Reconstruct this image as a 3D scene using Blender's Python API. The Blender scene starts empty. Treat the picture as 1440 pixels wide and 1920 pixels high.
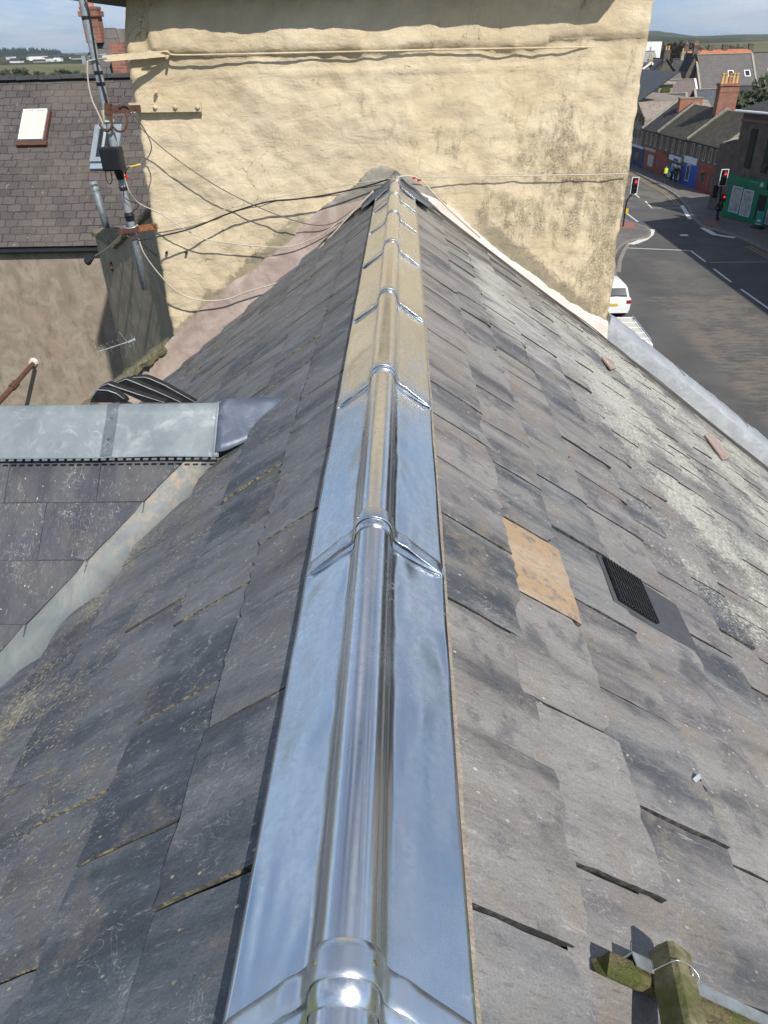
import bpy, bmesh, math, random
from mathutils import Vector, Matrix, noise
from math import radians, sin, cos, tan, pi, sqrt, atan2
random.seed(7)
S = bpy.context.scene
COL = S.collection

# ------------------------------------------------------------------ camera
F = 1390.0; CX, CY = 720.0, 960.0
PITCH, ROLL, YAW = radians(32.3), radians(1.5), radians(2.1)
CAM = Vector((0, 0, 10.5))
fw = Vector((-sin(YAW)*cos(PITCH), cos(YAW)*cos(PITCH), -sin(PITCH)))
rt = Vector((cos(YAW), sin(YAW), 0)); up = rt.cross(fw)
RR = rt*cos(ROLL) - up*sin(ROLL); UU = up*cos(ROLL) + rt*sin(ROLL)
cd = bpy.data.cameras.new('camera'); cam = bpy.data.objects.new('camera', cd); COL.objects.link(cam)
cam.matrix_world = Matrix(((RR.x, UU.x, -fw.x, CAM.x), (RR.y, UU.y, -fw.y, CAM.y), (RR.z, UU.z, -fw.z, CAM.z), (0, 0, 0, 1)))
cd.sensor_fit = 'VERTICAL'; cd.sensor_height = 36; cd.lens = F/1920*36
cd.clip_start = 0.02; cd.clip_end = 60000
S.camera = cam
HAZE = 0.00009
GZ = -2.0                                  # street level

# ------------------------------------------------------------------ sun, sky, exposure
SUN = Vector((0.53, -1.0, 1.14)).normalized()
sl = bpy.data.lights.new('sun', 'SUN'); sl.energy = 4.9; sl.angle = radians(0.53); sl.color = (1.0, 0.95, 0.87)
so = bpy.data.objects.new('sun', sl); COL.objects.link(so)
so.rotation_euler = SUN.to_track_quat('Z', 'Y').to_euler(); so.location = (20, -20, 40)
S.view_settings.view_transform = 'Standard'; S.view_settings.look = 'None'
S.view_settings.exposure = 0.0; S.view_settings.gamma = 1.0; S.view_settings.use_curve_mapping = False
W = bpy.data.worlds.new('World'); S.world = W; W.use_nodes = True
wn = W.node_tree; wn.nodes.clear()
def wnode(t, **k):
    n = wn.nodes.new(t)
    for a, b in k.items(): setattr(n, a, b)
    return n
sky = wnode('ShaderNodeTexSky', sky_type='NISHITA', sun_disc=False)
sky.sun_elevation = math.asin(SUN.z); sky.sun_rotation = atan2(SUN.x, SUN.y)
sky.altitude = 30; sky.air_density = 0.9; sky.dust_density = 0.3; sky.ozone_density = 1.5
bg = wnode('ShaderNodeBackground'); bg.inputs[1].default_value = 0.09
wo = wnode('ShaderNodeOutputWorld')
tc = wnode('ShaderNodeTexCoord')
mp = wnode('ShaderNodeMapping'); mp.inputs['Scale'].default_value = (1, 1, 5.5)
nz = wnode('ShaderNodeTexNoise'); nz.inputs['Scale'].default_value = 3.2; nz.inputs['Detail'].default_value = 9; nz.inputs['Roughness'].default_value = 0.62
nz.inputs['Distortion'].default_value = 0.3
cr = wnode('ShaderNodeValToRGB'); cr.color_ramp.elements[0].position = 0.45; cr.color_ramp.elements[1].position = 0.62
cr.color_ramp.elements[1].color = (0.75, 0.75, 0.75, 1)
mx = wnode('ShaderNodeMixRGB'); mx.inputs[2].default_value = (9.6, 10.0, 10.6, 1)
tn = wnode('ShaderNodeMixRGB', blend_type='MULTIPLY'); tn.inputs[0].default_value = 1; tn.inputs[2].default_value = (0.80, 0.98, 1.16, 1)
wn.links.new(tc.outputs['Generated'], mp.inputs[0]); wn.links.new(mp.outputs[0], nz.inputs[0])
wn.links.new(nz.outputs[0], cr.inputs[0]); wn.links.new(cr.outputs[0], mx.inputs[0])
wn.links.new(sky.outputs[0], tn.inputs[1]); 
hz_s = wnode('ShaderNodeSeparateXYZ'); wn.links.new(tc.outputs['Generated'], hz_s.inputs[0])
hz_r = wnode('ShaderNodeMapRange', interpolation_type='SMOOTHSTEP'); wn.links.new(hz_s.outputs[2], hz_r.inputs[0])
hz_r.inputs[1].default_value = 0.30; hz_r.inputs[2].default_value = 0.02; hz_r.inputs[3].default_value = 0.0; hz_r.inputs[4].default_value = 0.85
hz_m = wnode('ShaderNodeMixRGB'); hz_m.inputs[2].default_value = (4.0, 6.3, 9.6, 1)
wn.links.new(hz_r.outputs[0], hz_m.inputs[0]); wn.links.new(tn.outputs[0], hz_m.inputs[1]); wn.links.new(hz_m.outputs[0], mx.inputs[1]); wn.links.new(mx.outputs[0], bg.inputs[0]); wn.links.new(bg.outputs[0], wo.inputs[0])

# ------------------------------------------------------------------ helpers
def ray(x, y): return RR*(x-CX) + UU*(CY-y) + fw*F
def on_plane(x, y, n, p):
    r = ray(x, y); return CAM + r*((Vector(p)-CAM).dot(n)/r.dot(n))
def atz(x, y, z): return on_plane(x, y, Vector((0, 0, 1)), (0, 0, z))
def aty(x, y, Y): return on_plane(x, y, Vector((0, 1, 0)), (0, Y, 0))

def atv(x, y, A, B):                          # pixel -> point on the vertical plane through A, B
    d = (Vector(B)-Vector(A)); return on_plane(x, y, Vector((d.y, -d.x, 0)).normalized(), A)
def tag(o, label=None, cat=None, group=None, kind=None):
    if label: o['label'] = label
    if cat: o['category'] = cat
    if group: o['group'] = group
    if kind: o['kind'] = kind
    return o
def thing(name, label, cat, loc=(0, 0, 0), rz=0, group=None):
    o = bpy.data.objects.new(name, None); COL.objects.link(o); o.location = loc; o.rotation_euler.z = rz
    o.empty_display_size = 0.2
    return tag(o, label, cat, group)

class MB:
    """collects faces and links them as one mesh object"""
    def __init__(s): s.v = []; s.f = []; s.m = []; s.loc = []; s.rnd = []; s.has = False
    def vert(s, p, loc=None):
        s.v.append(tuple(p)); s.loc.append(tuple(loc) if loc is not None else tuple(p)); return len(s.v)-1
    def face(s, ids, m=0, r=(0, 0, 0, 1)): s.f.append(tuple(ids)); s.m.append(m); s.rnd.append(r)
    def poly(s, pts, m=0): s.face([s.vert(p) for p in pts], m)
    def box(s, c, d, rz=0, m=0, rot=None):
        M = rot or Matrix.Rotation(rz, 3, 'Z'); c = Vector(c); h = Vector(d)/2
        i = [s.vert(c + M @ Vector((h.x*a, h.y*b, h.z*e))) for a in (-1, 1) for b in (-1, 1) for e in (-1, 1)]
        for q in ((0, 1, 3, 2), (4, 6, 7, 5), (0, 4, 5, 1), (2, 3, 7, 6), (0, 2, 6, 4), (1, 5, 7, 3)): s.face([i[k] for k in q], m)
    def bar(s, a, b, w, h, m=0, upv=(0, 0, 1)):
        a = Vector(a); b = Vector(b); d = (b-a).normalized(); x = d.cross(Vector(upv)).normalized(); z = x.cross(d)
        R = Matrix((x, d, z)).transposed(); s.box((a+b)/2, (w, (b-a).length, h), rot=R, m=m)
    def tube(s, pts, r, n=8, m=0, cap=True):
        pts = [Vector(p) for p in pts]; rs = r if isinstance(r, (list, tuple)) else [r]*len(pts)
        rings = []; prev = None
        for k, p in enumerate(pts):
            t = (pts[min(k+1, len(pts)-1)] - pts[max(k-1, 0)])
            t = t.normalized() if t.length > 1e-9 else Vector((0, 0, 1))
            if prev is None: x = t.orthogonal().normalized()
            else:
                x = prev - t*prev.dot(t); x = x.normalized() if x.length > 1e-6 else t.orthogonal().normalized()
            prev = x; y = t.cross(x)
            rings.append([s.vert(p + (x*cos(2*pi*j/n) + y*sin(2*pi*j/n))*rs[k]) for j in range(n)])
        for k in range(len(rings)-1):
            for j in range(n): s.face((rings[k][j], rings[k][(j+1) % n], rings[k+1][(j+1) % n], rings[k+1][j]), m)
        if cap: s.face(rings[0][::-1], m); s.face(rings[-1], m)
    def grid(s, P, m=0, r=(0, 0, 0, 1)):
        ids = [[s.vert(p) for p in row] for row in P]
        for a in range(len(ids)-1):
            for b in range(len(ids[0])-1): s.face((ids[a][b], ids[a+1][b], ids[a+1][b+1], ids[a][b+1]), m, r)
    def prism(s, pts, ext, m=0):
        e = Vector(ext); a = [s.vert(p) for p in pts]; b = [s.vert(Vector(p)+e) for p in pts]; n = len(pts)
        s.face(a[::-1], m); s.face(b, m)
        for k in range(n): s.face((a[k], a[(k+1) % n], b[(k+1) % n], b[k]), m)
    def build(s, name, mats, parent=None, smooth=False, attrs=False, fix=True, bevel=0):
        me = bpy.data.meshes.new(name); me.from_pydata(s.v, [], s.f)
        mats = mats if isinstance(mats, (list, tuple)) else [mats]
        for m in mats: me.materials.append(m)
        me.polygons.foreach_set('material_index', s.m)
        if attrs:
            at = me.attributes.new('loc', 'FLOAT_VECTOR', 'POINT'); at.data.foreach_set('vector', [c for p in s.loc for c in p])
            ac = me.attributes.new('rnd', 'FLOAT_COLOR', 'CORNER'); L = []
            for fi, f in enumerate(s.f): L += list(s.rnd[fi])*len(f)
            ac.data.foreach_set('color', L)
        if smooth: me.polygons.foreach_set('use_smooth', [True]*len(s.f))
        if fix:
            b = bmesh.new(); b.from_mesh(me); bmesh.ops.recalc_face_normals(b, faces=b.faces); b.to_mesh(me); b.free()
        me.update()
        o = bpy.data.objects.new(name, me); COL.objects.link(o)
        if bevel:
            bv = o.modifiers.new('bevel', 'BEVEL'); bv.width = bevel; bv.segments = 2; bv.limit_method = 'ANGLE'
        if parent: 
            o.parent = parent; o.matrix_parent_inverse = Matrix.LocRotScale(parent.location, parent.rotation_euler, parent.scale).inverted()
        return o

def spline(pts, n=8):
    pts = [Vector(p) for p in pts]; P = [pts[0]*2-pts[1]] + pts + [pts[-1]*2-pts[-2]]; out = []
    for i in range(1, len(P)-2):
        a, b, c, d = P[i-1:i+3]
        for k in range(n):
            t = k/n; out.append(0.5*((2*b) + (c-a)*t + (2*a-5*b+4*c-d)*t*t + (3*b-a-3*c+d)*t*t*t))
    out.append(pts[-1]); return out
def fbm(p, sc=1.0, o=4): return noise.fractal(Vector(p)*sc, 0.9, 2.1, o)

# ------------------------------------------------------------------ materials
class NT:
    def __init__(s, name):
        s.m = bpy.data.materials.new(name); s.m.use_nodes = True; s.t = s.m.node_tree
        s.b = s.t.nodes['Principled BSDF']
    def n(s, t, **k):
        q = s.t.nodes.new(t)
        for a, b in k.items():
            if hasattr(q, a): setattr(q, a, b)
            else: q.inputs[a].default_value = b
        return q
    def l(s, a, b): s.t.links.new(a, b)
    def put(s, sock, v):
        if hasattr(v, 'is_output') or isinstance(v, bpy.types.NodeSocket): s.l(v, sock)
        else: sock.default_value = v
    def coord(s, kind='Object', scale=(1, 1, 1), rot=(0, 0, 0)):
        if kind in ('loc',): c = s.n('ShaderNodeAttribute', attribute_name='loc').outputs['Vector']
        else: c = s.n('ShaderNodeTexCoord').outputs[kind]
        mp = s.n('ShaderNodeMapping'); mp.inputs['Scale'].default_value = scale; mp.inputs['Rotation'].default_value = rot
        s.l(c, mp.inputs[0]); return mp.outputs[0]
    def noise(s, vec, scale=5, detail=6, rough=0.6, dist=0.0):
        q = s.n('ShaderNodeTexNoise'); q.inputs['Scale'].default_value = scale; q.inputs['Detail'].default_value = detail
        q.inputs['Roughness'].default_value = rough; q.inputs['Distortion'].default_value = dist
        if vec is not None: s.l(vec, q.inputs['Vector'])
        return q.outputs[0]
    def noise_c(s, vec, scale):
        q = s.n('ShaderNodeTexNoise'); q.inputs['Scale'].default_value = scale; s.l(vec, q.inputs['Vector']); return q.outputs['Color']
    def ramp(s, fac, stops):
        q = s.n('ShaderNodeValToRGB'); e = q.color_ramp.elements
        while len(e) < len(stops): e.new(0.5)
        for k, (p, c) in enumerate(stops):
            e[k].position = p; e[k].color = (c, c, c, 1) if isinstance(c, (int, float)) else (*c, 1)
        s.l(fac, q.inputs[0]); return q.outputs[0]
    def rng(s, v, a, b, c=0.0, d=1.0):
        q = s.n('ShaderNodeMapRange'); q.interpolation_type = 'SMOOTHSTEP'
        s.l(v, q.inputs[0]); q.inputs[1].default_value = a; q.inputs[2].default_value = b; q.inputs[3].default_value = c; q.inputs[4].default_value = d
        return q.outputs[0]
    def math(s, op, a, b=0.5):
        q = s.n('ShaderNodeMath'); q.operation = op; s.put(q.inputs[0], a); s.put(q.inputs[1], b); return q.outputs[0]
    def vadd(s, a, b):
        q = s.n('ShaderNodeVectorMath'); q.operation = 'ADD'; s.put(q.inputs[0], a); s.put(q.inputs[1], b); return q.outputs[0]
    def vscale(s, a, k):
        q = s.n('ShaderNodeVectorMath'); q.operation = 'SCALE'; s.l(a, q.inputs[0]); q.inputs['Scale'].default_value = k; return q.outputs[0]
    def mix(s, f, a, b, mode='MIX'):
        q = s.n('ShaderNodeMixRGB'); q.blend_type = mode
        for i, v in ((0, f), (1, a), (2, b)):
            if isinstance(v, tuple): q.inputs[i].default_value = (*v, 1)
            elif isinstance(v, (int, float)): q.inputs[i].default_value = v if i == 0 else (v, v, v, 1)
            else: s.l(v, q.inputs[i])
        return q.outputs[0]
    def sep(s, v):
        q = s.n('ShaderNodeSeparateXYZ'); s.l(v, q.inputs[0]); return q.outputs
    def bump(s, h, strength=0.5, dist=0.01, prev=None):
        q = s.n('ShaderNodeBump'); q.inputs['Strength'].default_value = strength; q.inputs['Distance'].default_value = dist
        s.l(h, q.inputs['Height'])
        if prev is not None: s.l(prev, q.inputs['Normal'])
        return q.outputs[0]
    def out(s, col=None, rough=None, metal=None, normal=None, spec=None):
        for k, v in (('Base Color', col), ('Roughness', rough), ('Metallic', metal), ('Specular IOR Level', spec)):
            if v is None: continue
            if isinstance(v, tuple): v = (*v, 1)
            s.put(s.b.inputs[k], v)
        if normal is not None: s.l(normal, s.b.inputs['Normal'])
        return s.m

def simple(name, c, rough=0.6, metal=0.0, var=0.15, sc=12, bump=0.0, bd=0.01, spec=0.4):
    t = NT(name); v = t.coord('Object'); f = t.noise(v, sc, 5, 0.6)
    a = tuple(x*(1-var) for x in c); b = tuple(min(1, x*(1+var)) for x in c)
    col = t.ramp(f, [(0.3, a), (0.7, b)])
    nr = t.bump(t.noise(v, sc*4, 4), bump, bd) if bump else None
    return t.out(col, rough, metal, nr, spec)

def slate_mat(name, tones, lichen=(0.45, 0.44, 0.34), lic=lambda t, P: None, white=0.0, rough=0.55, calm=1.0, warm=(0.22, 0.185, 0.15), wash=None, hi=(0.27, 0.255, 0.245)):
    t = NT(name)
    P = t.n('ShaderNodeAttribute', attribute_name='loc').outputs['Vector']
    rc = t.n('ShaderNodeAttribute', attribute_name='rnd').outputs['Color']
    r = t.sep(rc)
    off = t.vscale(rc, 37.0); V = t.vadd(P, off)
    def scaled(sc):
        m = t.n('ShaderNodeMapping'); m.inputs['Scale'].default_value = sc; t.l(V, m.inputs[0]); return m.outputs[0]
    base = t.ramp(r[0], tones)
    skew = t.n('ShaderNodeMapping'); skew.inputs['Rotation'].default_value = (0, 0, 0.16); skew.inputs['Scale'].default_value = (6, 1.3, 1)
    t.l(V, skew.inputs[0])
    n1 = t.noise(skew.outputs[0], 1.0, 7, 0.6, 0.0)           # soft bands down the slope
    n2 = t.noise(V, 4.5, 7, 0.68, 0.2)                        # blotches
    n3 = t.noise(scaled((95, 20, 1)), 1.0, 5, 0.65)          # fine scuffs
    n4 = t.noise(V, 210.0, 3, 0.7)
    dark = tuple(x for x in tones[0][1])
    c = t.mix(t.rng(n1, 0.42, 0.62, 0, 0.62*calm), base, hi)
    c = t.mix(t.rng(n1, 0.47, 0.32, 0, 0.65), c, (0.05, 0.055, 0.066))
    c = t.mix(t.rng(n2, 0.51, 0.62, 0, 0.55*calm), c, warm)
    c = t.mix(t.rng(n2, 0.46, 0.34, 0, 0.55), c, (0.065, 0.075, 0.092))
    c = t.mix(t.rng(n3, 0.57, 0.74, 0, 0.6*(0.5+calm/2)), c, (0.42, 0.41, 0.39))
    c = t.mix(t.rng(n3, 0.43, 0.30, 0, 0.5*(0.5+calm/2)), c, (0.055, 0.056, 0.06))
    c = t.mix(t.rng(n4, 0.30, 0.70, 0.45, 0.0), c, t.mix(1.0, c, (0.45, 0.45, 0.46), 'MULTIPLY'))
    c = t.mix(t.rng(n4, 0.62, 0.80, 0, 0.5*calm), c, (0.36, 0.34, 0.31))
    # hairline scratches
    sa = t.math('ABSOLUTE', t.math('SUBTRACT', t.noise(V, 9.0, 4, 0.6, 1.2), 0.5)); sg = t.noise(V, 6.0, 4, 0.7)
    sb = t.math('ABSOLUTE', t.math('SUBTRACT', t.noise(scaled((22, 7, 1)), 1.0, 3, 0.6, 0.8), 0.5))
    sm = t.math('MAXIMUM', t.rng(sa, 0.006, 0.002), t.rng(sb, 0.008, 0.002)); sm = t.math('MULTIPLY', sm, t.rng(sg, 0.50, 0.60, 0, 0.5))
    c = t.mix(sm, c, (0.42, 0.42, 0.40))
    # specks and lichen rosettes
    dens = lic(t, P)
    if dens is None: dens = t.rng(t.noise(P, 2.2, 5, 0.65), 0.45, 0.75, 0.0, 1.0)
    vo = t.n('ShaderNodeTexVoronoi'); vo.inputs['Scale'].default_value = 1.0; t.l(scaled((55, 38, 1)), vo.inputs['Vector'])
    vc = t.sep(vo.outputs['Color'])[0]; gate = t.rng(t.math('ADD', vc, t.math('MULTIPLY', dens, 0.55)), 0.93, 0.96)
    dots = t.math('MULTIPLY', t.rng(t.math('ADD', vo.outputs['Distance'], t.math('MULTIPLY', n4, 0.25)), 0.36, 0.28), gate)
    ls = t.noise(scaled((85, 50, 1)), 1.0, 6, 0.78); lb = t.noise(P, 3.0, 5, 0.7)
    lm = t.rng(t.math('ADD', t.math('ADD', ls, t.math('MULTIPLY', dens, 0.20)), t.math('MULTIPLY', lb, 0.22)), 0.775, 0.83, 0, 1)
    lmask = t.math('MAXIMUM', dots, lm)
    lcol = t.mix(t.rng(t.noise(P, 38, 4, 0.7), 0.35, 0.65), tuple(x*0.72 for x in lichen), tuple(min(1, x*1.45) for x in lichen))
    c = t.mix(t.math('MULTIPLY', lmask, 0.88), c, lcol)
    # chalky run-off
    ws = t.noise(scaled((34, 3.0, 1)), 1.0, 8, 0.78)
    wz = wash(t, P) if wash else 0.0
    wm = t.rng(t.math('ADD', t.math('ADD', ws, t.math('MULTIPLY', t.noise(P, 1.7, 4), 0.35)), wz), 0.80-white, 0.93-white, 0, 0.75)
    c = t.mix(wm, c, (0.50, 0.49, 0.46))
    ws0 = t.noise(V, 16.0, 8, 0.75)
    c = t.mix(t.rng(r[1], 0.93, 0.95, 0, 0.9), c, t.mix(t.rng(n1, 0.42, 0.58), t.mix(t.rng(ws0, 0.50, 0.62), (0.45, 0.31, 0.185), (0.22, 0.195, 0.165)), t.mix(t.rng(n3, 0.45, 0.6), (0.50, 0.37, 0.24), (0.36, 0.29, 0.215))))
    h1 = t.noise(scaled((11, 6, 1)), 1.0, 10, 0.66, 0.0)
    h2 = t.n('ShaderNodeTexVoronoi'); h2.feature = 'SMOOTH_F1'; h2.inputs['Scale'].default_value = 1.0; t.l(t.vadd(scaled((9, 3.5, 1)), t.vscale(t.noise_c(V, 6.0), 0.8)), h2.inputs['Vector'])
    nb = t.bump(h1, 0.65, 0.014*(0.4+0.6*calm)); nb = t.bump(h2.outputs['Distance'], 0.35*calm, 0.006, nb)
    nb = t.bump(n4, 0.4, 0.0018, nb)
    nb = t.bump(t.math('MULTIPLY', lmask, 1.0), 0.6, 0.002, nb)
    rg = t.rng(n2, 0.3, 0.7, rough, rough+0.2)
    return t.out(c, rg, 0.0, nb, 0.5)

def lic_left(t, P):
    x, y, z = t.sep(P)                       # x along ridge, y down the slope
    a = t.rng(y, 0.3, 1.6, 0.15, 1.1); n = t.noise(P, 1.8, 5, 0.6)
    near = t.rng(x, 4.5, 2.5, 0.35, 1.0)
    return t.math('MULTIPLY', t.math('MULTIPLY', a, near), t.rng(n, 0.3, 0.65, 0.15, 1.0))
def lic_right(t, P):
    x, y, z = t.sep(P)
    n = t.noise(P, 1.3, 5, 0.6)
    a = t.rng(y, 0.9, 2.1, 0.05, 1.3)
    far = t.rng(x, 1.5, 3.2, 0.25, 1.0)
    return t.math('MULTIPLY', t.math('MULTIPLY', a, far), t.rng(n, 0.3, 0.6, 0.25, 1.15))

def wash_right(t, P):
    x, y, z = t.sep(P)
    a = t.math('MULTIPLY', t.rng(x, 3.6, 5.2), t.rng(x, 7.0, 6.3)); b = t.math('MULTIPLY', t.rng(y, 0.5, 0.9), t.rng(y, 2.6, 1.6))
    return t.math('MULTIPLY', t.math('MULTIPLY', a, b), 0.20)
def wash_left(t, P):
    x, y, z = t.sep(P); return t.math('MULTIPLY', t.rng(x, 4.6, 6.2), 0.05)
M = {}
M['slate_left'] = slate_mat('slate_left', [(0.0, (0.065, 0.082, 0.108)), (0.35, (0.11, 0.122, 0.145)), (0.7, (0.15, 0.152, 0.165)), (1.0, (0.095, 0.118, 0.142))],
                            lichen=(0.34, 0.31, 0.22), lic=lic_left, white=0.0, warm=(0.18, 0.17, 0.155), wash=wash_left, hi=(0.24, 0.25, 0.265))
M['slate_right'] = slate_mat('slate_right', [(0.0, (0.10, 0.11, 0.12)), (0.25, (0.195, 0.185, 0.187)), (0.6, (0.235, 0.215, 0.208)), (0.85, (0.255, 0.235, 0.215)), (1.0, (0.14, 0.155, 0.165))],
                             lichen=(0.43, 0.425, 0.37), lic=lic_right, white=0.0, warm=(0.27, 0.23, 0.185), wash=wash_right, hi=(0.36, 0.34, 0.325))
M['slate_wing'] = slate_mat('slate_wing', [(0.0, (0.055, 0.062, 0.08)), (1.0, (0.075, 0.08, 0.095))], lic=lambda t, P: t.rng(t.noise(P, 2, 4), 0.5, 0.9, 0, 0.4), white=-0.05, calm=0.3)
def edge_mat(name, a, b):
    t = NT(name); v = t.coord('Object'); n = t.noise(v, 55, 5, 0.7); g = t.noise(v, 2.3, 4, 0.6)
    return t.out(t.mix(t.math('MULTIPLY', t.rng(n, 0.42, 0.6), t.rng(g, 0.42, 0.58, 0.1, 1.0)), a, b), 0.85, 0, t.bump(n, 0.6, 0.004))
M['edge_moss'] = edge_mat('edge_moss', (0.055, 0.055, 0.05), (0.27, 0.24, 0.135))
M['edge_dark'] = edge_mat('edge_dark', (0.025, 0.025, 0.027), (0.10, 0.09, 0.08))
M['underlay'] = simple('underlay', (0.04, 0.035, 0.03), 0.9)

def zinc_mat(name, base, r0, r1, bs=0.15, spot=0.0, metal=1.0, sc=3.0):
    t = NT(name); v = t.coord('Object'); n = t.noise(v, sc, 6, 0.55, 0.6); n2 = t.noise(v, 22, 5, 0.65)
    st = t.noise(t.coord('Object', (60, 2.0, 60)), 1.0, 5, 0.6)
    c = t.mix(t.rng(n, 0.35, 0.7), tuple(x*0.86 for x in base), base)
    c = t.mix(t.rng(n2, 0.50, 0.8, 0, 0.3), c, tuple(x*0.70 for x in base)); c = t.mix(t.rng(t.noise(t.coord('Object', (9, 3, 9)), 1.0, 6, 0.7, 1.0), 0.52, 0.75, 0, 0.35), c, tuple(min(1, x*1.22) for x in base))
    vo = t.n('ShaderNodeTexVoronoi'); vo.inputs['Scale'].default_value = 85.0; t.l(v, vo.inputs['Vector'])
    sp = t.sep(vo.outputs['Color'])[0]; c = t.mix(t.rng(sp, 0.2, 0.9, 0, 0.16), c, tuple(x*0.72 for x in base))
    sc1 = t.math('ABSOLUTE', t.math('SUBTRACT', t.noise(t.coord('Object', (14, 5, 14), (0.3, 0.2, 0.5)), 1.0, 2, 0.5, 0.6), 0.5))
    scr = t.math('MULTIPLY', t.rng(sc1, 0.006, 0.001), t.rng(t.noise(v, 4.0, 3, 0.6), 0.55, 0.62)); c = t.mix(t.math('MULTIPLY', scr, 0.5), c, (0.95, 0.95, 0.95))
    if spot:
        c = t.mix(t.rng(t.noise(v, 7, 7, 0.7, 1.2), 0.5, 0.72, 0, spot), c, (0.62, 0.66, 0.64))
        c = t.mix(t.rng(t.noise(v, 3.1, 5, 0.6, 1.0), 0.55, 0.75, 0, spot*0.7), c, (0.20, 0.23, 0.24))
    rg = t.math('ADD', t.rng(t.math('ADD', t.math('MULTIPLY', n, 0.7), t.math('MULTIPLY', st, 0.3)), 0.3, 0.7, r0, r1), t.math('ADD', t.math('MULTIPLY', sp, 0.05), t.math('MULTIPLY', scr, 0.2)))
    nb = t.bump(t.noise(t.coord('Object', (5, 2.2, 5)), 1.0, 2, 0.45, 0.4), bs, 0.05)
    return t.out(c, rg, metal, nb)
M['zinc_new'] = zinc_mat('zinc_new', (0.79, 0.83, 0.87), 0.13, 0.29, 0.34)
M['zinc_tube'] = zinc_mat('zinc_tube', (0.90, 0.92, 0.94), 0.14, 0.27, 0.05)
M['zinc_strap'] = zinc_mat('zinc_strap', (0.80, 0.84, 0.88), 0.20, 0.34, 0.04)
M['zinc_old'] = zinc_mat('zinc_old', (0.34, 0.385, 0.40), 0.38, 0.6, 0.2, 0.55, 0.55)
M['zinc_strap_old'] = zinc_mat('zinc_strap_old', (0.20, 0.23, 0.25), 0.4, 0.6, 0.1, 0.2, 0.6)
M['lead'] = zinc_mat('lead', (0.17, 0.20, 0.26), 0.35, 0.6, 0.3, 0.25, 0.5)
M['zinc_pale'] = zinc_mat('zinc_pale', (0.50, 0.52, 0.54), 0.38, 0.6, 0.3, 0.5, 0.45)
M['brass'] = simple('brass', (0.72, 0.55, 0.22), 0.25, 1.0)
M['galv'] = simple('galv', (0.30, 0.33, 0.35), 0.5, 0.25, 0.25, 40)
M['alu'] = simple('alu', (0.60, 0.63, 0.64), 0.42, 0.8, 0.25, 30)
M['rust'] = simple('rust', (0.105, 0.05, 0.035), 0.9, 0, 0.45, 40, 0.5)
M['rust_bright'] = simple('rust_bright', (0.26, 0.11, 0.05), 0.9, 0, 0.5, 30, 0.5)
M['black'] = simple('black', (0.012, 0.013, 0.017), 0.5, 0, 0.3)
M['cable_black'] = simple('cable_black', (0.015, 0.015, 0.016), 0.55)
M['cable_grey'] = simple('cable_grey', (0.12, 0.11, 0.10), 0.7)
M['cable_white'] = simple('cable_white', (0.50, 0.46, 0.38), 0.6)
M['cream_plastic'] = simple('cream_plastic', (0.62, 0.57, 0.42), 0.5)
M['red'] = simple('red', (0.45, 0.03, 0.02), 0.5)
M['yellow'] = simple('yellow', (0.55, 0.42, 0.03), 0.5)
M['leadpipe'] = simple('leadpipe', (0.22, 0.25, 0.27), 0.6, 0.4, 0.3, 25)

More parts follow.
